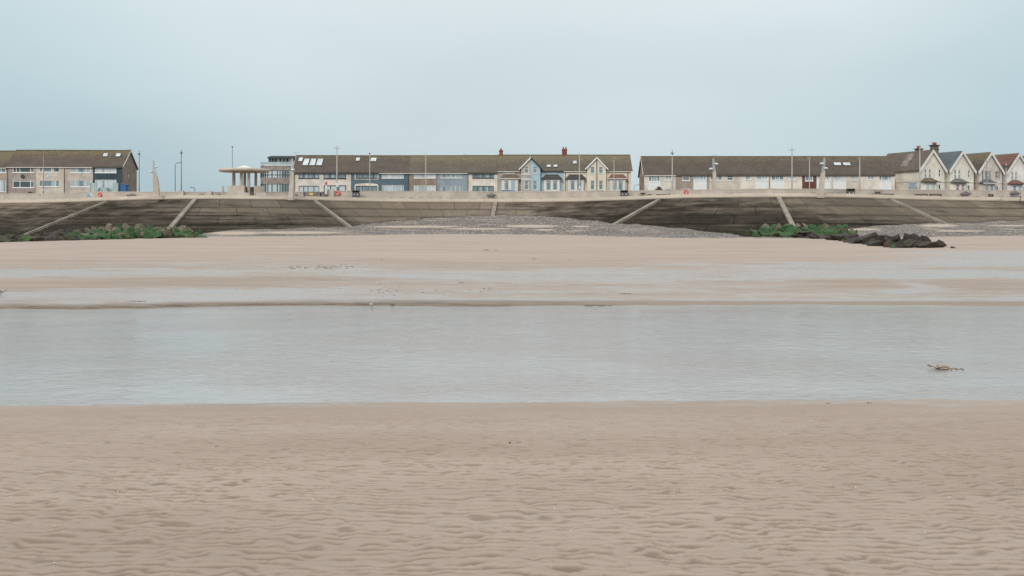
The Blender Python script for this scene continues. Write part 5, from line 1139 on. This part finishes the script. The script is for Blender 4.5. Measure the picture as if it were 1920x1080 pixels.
pile('black right pile',[('front row',gen(1505,1690,15,KB,km(.42),lambda x:rr.choice('kkd'),0,0)+[(1703,464.6,452,32,'d',0),(1676,465.2,455.5,15,'g',0),(1740,464.6,453.6,46,'d',0),(1787.5,465.3,462.6,12,'d',0)]),('middle row',gen(1520,1740,15,KB,km(.72),lambda x:rr.choice('kkkd'),0,1.2)),('top row',gen(1560,1735,14,KB,km(.95),lambda x:'k',0,2.4)+[(1736,464,444.8,30,'k',1.6),(1763,464.6,446.4,28,'k',.9)])],'boulders of the right rock pile')
# ------------------------------------------------------------------ birds
featherw=paint('white_feathers',(.62,.58,.55),.8); featherg=paint('grey_feathers',(.24,.22,.21),.8); beakm=paint('dark_beak',(.06,.05,.045),.6)
def bird(name,lab,X,Y,z,s,rz,m_body,m_wing,stoop=0):
    o=thing(name,lab,'bird',(X,Y,z),rz,'birds at the edge of the water')
    # one continuous body: tail, belly, breast, neck, head (local x = forward)
    sp=[(-.62,.50,.015),(-.45,.50,.07),(-.22,.49,.15),(0,.50,.19),(.20,.54,.175),(.33,.62,.12),(.40,.73,.085),(.45,.81,.095),(.50,.86-.0,.085),(.58,.86,.03)]
    if stoop: sp=[(a,b_-.16*max(0,(a-.2))/.3,c) for a,b_,c in sp]
    mb=MB(); n=10; vs=[]
    for a,b_,c in sp:
        for j in range(n):
            t_=2*math.pi*j/n; vs.append((a*s,c*s*math.cos(t_)*.95,(b_+c*math.sin(t_))*s))
    mb.add(vs,[(i*n+k,i*n+(k+1)%n,(i+1)*n+(k+1)%n,(i+1)*n+k) for i in range(len(sp)-1) for k in range(n)]+[tuple(range(n))[::-1],tuple(range((len(sp)-1)*n,len(sp)*n))]); mb.build('bird_body',m_body,o,True,world=False)
    hz=sp[-1][1]
    MB().tube([(.56*s,0,hz*s),(.72*s,0,(hz-.05)*s)],[.03*s,.008*s],6).build('beak',beakm,o,world=False)
    for q in (-1,1):
        MB().ell((-.16*s,q*.15*s,.55*s),(.40*s,.05*s,.12*s),10,6).build('wing',m_wing,o,True,world=False)
        MB().tube([(.02*s,q*.07*s,.36*s),(-.03*s,q*.07*s,.18*s),(.02*s,q*.07*s,.0),(.10*s,q*.07*s,.0)],[.022*s,.014*s,.014*s,.012*s],5).build('leg',beakm,o,world=False)
Y=24.55; bird('shore_bird','small white bird standing at the far edge of the water channel',PX(697,Y),Y,-.01,.17,math.radians(-75),featherw,featherw)
Yb=27.2; zb=float(beach_z(np.array([PX(3,Yb)]),np.array([Yb]))[0]); bird('shore_bird','grey backed bird walking head down on the wet sand at the edge',PX(2,Yb),Yb,zb,.235,math.radians(-6),paint('pale_grey_feathers',(.42,.39,.37),.8),featherg,1)
# ------------------------------------------------------------------ seaweed and debris
weedp=paint('pale_bleached_weed',(.42,.34,.285),.8); weedd=paint('dark_seaweed',(.055,.042,.034),.6); weedb=paint('brown_seaweed',(.16,.09,.045),.7)
def weed(lab,X,Y,z,L,W_,H,n,mat,cat='seaweed',name='seaweed_clump',seed=1,dark=None,lump=0.5):
    r_=random.Random(seed); mb=MB(); md=MB()
    for k in range(n):
        t_=r_.random(); cx_=X-L/2+L*t_; cy_=Y+r_.uniform(-W_,W_)/2; l_=L*r_.uniform(.08,.3); a=r_.uniform(-.6,.6); pts=[]
        for j in range(5):
            f=j/4-.5; pts.append((cx_+l_*f*math.cos(a),cy_+l_*f*math.sin(a)+r_.uniform(-.2,.2)*W_,z+H*r_.uniform(.1,.7)*(1-abs(t_-.5)*1.2)))
        (md if dark and r_.random()<.28 else mb).tube(pts,[H*.06,H*.16,H*.2,H*.15,H*.05],5)
        if r_.random()<lump: (mb).ell((cx_,cy_,z+H*.25),(l_*.35,W_*.3,H*r_.uniform(.25,.5)),8,5)
    o=mb.build(name,mat,None,True); tag(o,lab,cat)
    if dark: md.build('dark_fronds',dark,o,True)
    XF[o]=((0,0,0),0); return o
Yw=(EYE*F)/(689-HY); 
def wd(px,py): Y=EYE*F/(py-HY); return PX(px,Y),Y
o=thing('seaweed_clump','pale tangled seaweed clump standing out of the shallow channel','seaweed',(wd(1772,691)[0],Yw,0))
r_=random.Random(4); body=MB(); drk=MB()
for (px,py,rx,rz,dk) in ((1743.5,686,2.4,2.0,1),(1748,686.3,1.8,1,0),(1755,687.5,4,2.4,0),(1762,686,5,3,0),(1769.5,685.2,3.4,2.4,0),(1772,688,2,1.2,1),(1766,690.5,8,2.2,0),(1775,692,6,1.6,0),(1781,689.2,4.2,3.4,0),(1784,692.5,3.6,2.4,0),(1790,692,5,1.0,1),(1797,692.4,5,.9,0),(1802,691.6,2.6,1.3,1),(1754,688.8,2,1,1),(1760,683.8,3,1.0,0)):
    X,Y=wd(px,692); s_=Y/F; z=(692-py)*s_
    for q in range(5): (drk if dk else body).ell((X+r_.uniform(-1,1)*rx*s_*.5,Y+r_.uniform(-.06,.06),max(.002,z+r_.uniform(-.3,.3)*rz*s_)),(rx*s_*r_.uniform(.35,.8),.03,rz*s_*r_.uniform(.35,.8)),8,5)
    (drk if q%2 else body).tube([(X-rx*s_*1.3,Y-.02,z),(X,Y+.03,z+rz*s_*.6),(X+rx*s_*1.5,Y,z-.003)],[.002,.005,.002],4)
body.build('pale_fronds',weedp,o,True); drk.build('dark_fronds',weedd,o,True)
def on_sand(px,py):
    Y=frontY(py,px) if py<575 else EYE*F/(py-HY)*.985
    if py>755:
        for _ in range(20):
            z=float(beach_z(np.array([PX(px,Y)]),np.array([Y]))[0]); Y=(EYE-z)*F/(py-HY)
    X=PX(px,Y); return X,Y,float(beach_z(np.array([X]),np.array([Y]))[0])
for px,py,l_,h_,mat,lab,dk in ((966,829.5,24,3.2,weedd,'dark seaweed scrap lying alone in the middle of the near sand',None),(405,837,11,3.5,weedb,'orange brown weed scrap on the near sand',None),(197,830,16,2.6,weedd,'cluster of small dark weed bits on the near sand, left of the orange brown scrap',None),(1750,834,16,1.8,weedd,'thin dark weed scrap on the near sand below the seaweed clump in the channel',None),(1862,828,12,1.4,weedd,'faint weed scrap on the near sand nearest the edge of the view',None),(310,962,9,2.0,weedb,'small reddish weed bit in the rippled sand',None),
    (1551,752,9,2.5,weedd,'small dark weed bit at the near water edge, left of its twin',None),(1632,755.5,12,2.6,weedd,'small dark weed bit at the near water edge, right of its twin',None),(736,572.5,10,3.2,weedd,'dark seaweed lump at the far water edge beside the white bird',None),(910,469,13,2,weedd,'dark driftwood sliver on the dry sand below the brick chimney',None),(929,469.6,8,1.4,weedd,'smaller dark sliver beside the driftwood on the dry sand',None),(1003,485.5,9,1.8,weedd,'small dark weed spot on the smooth sand right of the driftwood',None),(716,487.7,6,1.4,weedd,'tiny dark weed spot above the brown strandline',None),(1068,488,5,1.2,weedd,'tiny dark spot on the sand far right of the driftwood',None),(864,530.3,12,1.8,weedd,'dark weed sliver on the ribbed wet sand in the centre',None),(1174,551.2,22,2.2,weedb,'arched brown weed line on the wet sand near the channel',None),(1122,572.4,50,1.3,paint('wet_dark_sand_weed',(.12,.095,.07),.5),'long dark weed bank just behind the far water edge',None),(250,565,44,1.6,weedb,'brown weed streak on the wet flats behind the far bank',None)):
    X,Y,z=on_sand(px,py); s_=Y/F; weed(lab,X,Y,z-.004,l_*s_,max(.04,min(.5,l_*s_*.3)),h_*s_,9+int(l_/3),mat,seed=px,dark=dk)
# strandline: too many scraps to count
mb=MB(); r_=random.Random(9)
for k in range(80):
    u=r_.random(); px=545+u*125+r_.gauss(0,6); py=503.5-u*6.5+r_.gauss(0,.9); X,Y,z=PX(px,57),0,0
    Y=(EYE+.15)*F/(py-HY+21) if False else frontY(py,px) if k%6==0 else None
    if Y is None: Y=lastY+r_.gauss(0,.12)
    lastY=Y if k%6==0 else lastY
    X=PX(px,Y); z=float(beach_z(np.array([X]),np.array([Y]))[0]); mb.ell((X,Y,z+.005),(r_.uniform(.02,.09),r_.uniform(.012,.035),r_.uniform(.003,.008)),6,4)
for k in range(40):
    px=r_.choice([r_.gauss(722,18),r_.gauss(910,45),r_.uniform(130,1900)]); py=r_.gauss(558,1.6) if px<1000 else r_.uniform(505,560); Y=29.5+r_.gauss(0,1.0) if px<1000 else r_.uniform(30,52)
    X=PX(px,Y); z=float(beach_z(np.array([X]),np.array([Y]))[0]); s_=r_.uniform(.3,.8); mb.ell((X,Y,z+.003),(s_*.05,s_*.04,s_*.012),6,4)
tag(mb.build('strandline_debris',weedb,None,True),'brown scraps of weed scattered along the strandline and wet flats',None,None,'stuff')
# pale shell fragments scattered on the near sand
mb=MB()
for k in range(90):
    Y=5.0+r_.random()**.7*5.6; X=r_.uniform(-.5,.5)*Y; z=float(beach_z(np.array([X]),np.array([Y]))[0]); q=r_.uniform(.0025,.006); mb.ell((X,Y,z+.004),(q,q,q*.6),6,4)
tag(mb.build('shell_fragments',paint('shell_white',(.7,.66,.6),.4),None,True),'tiny pale shell fragments strewn over the near sand',None,None,'stuff')
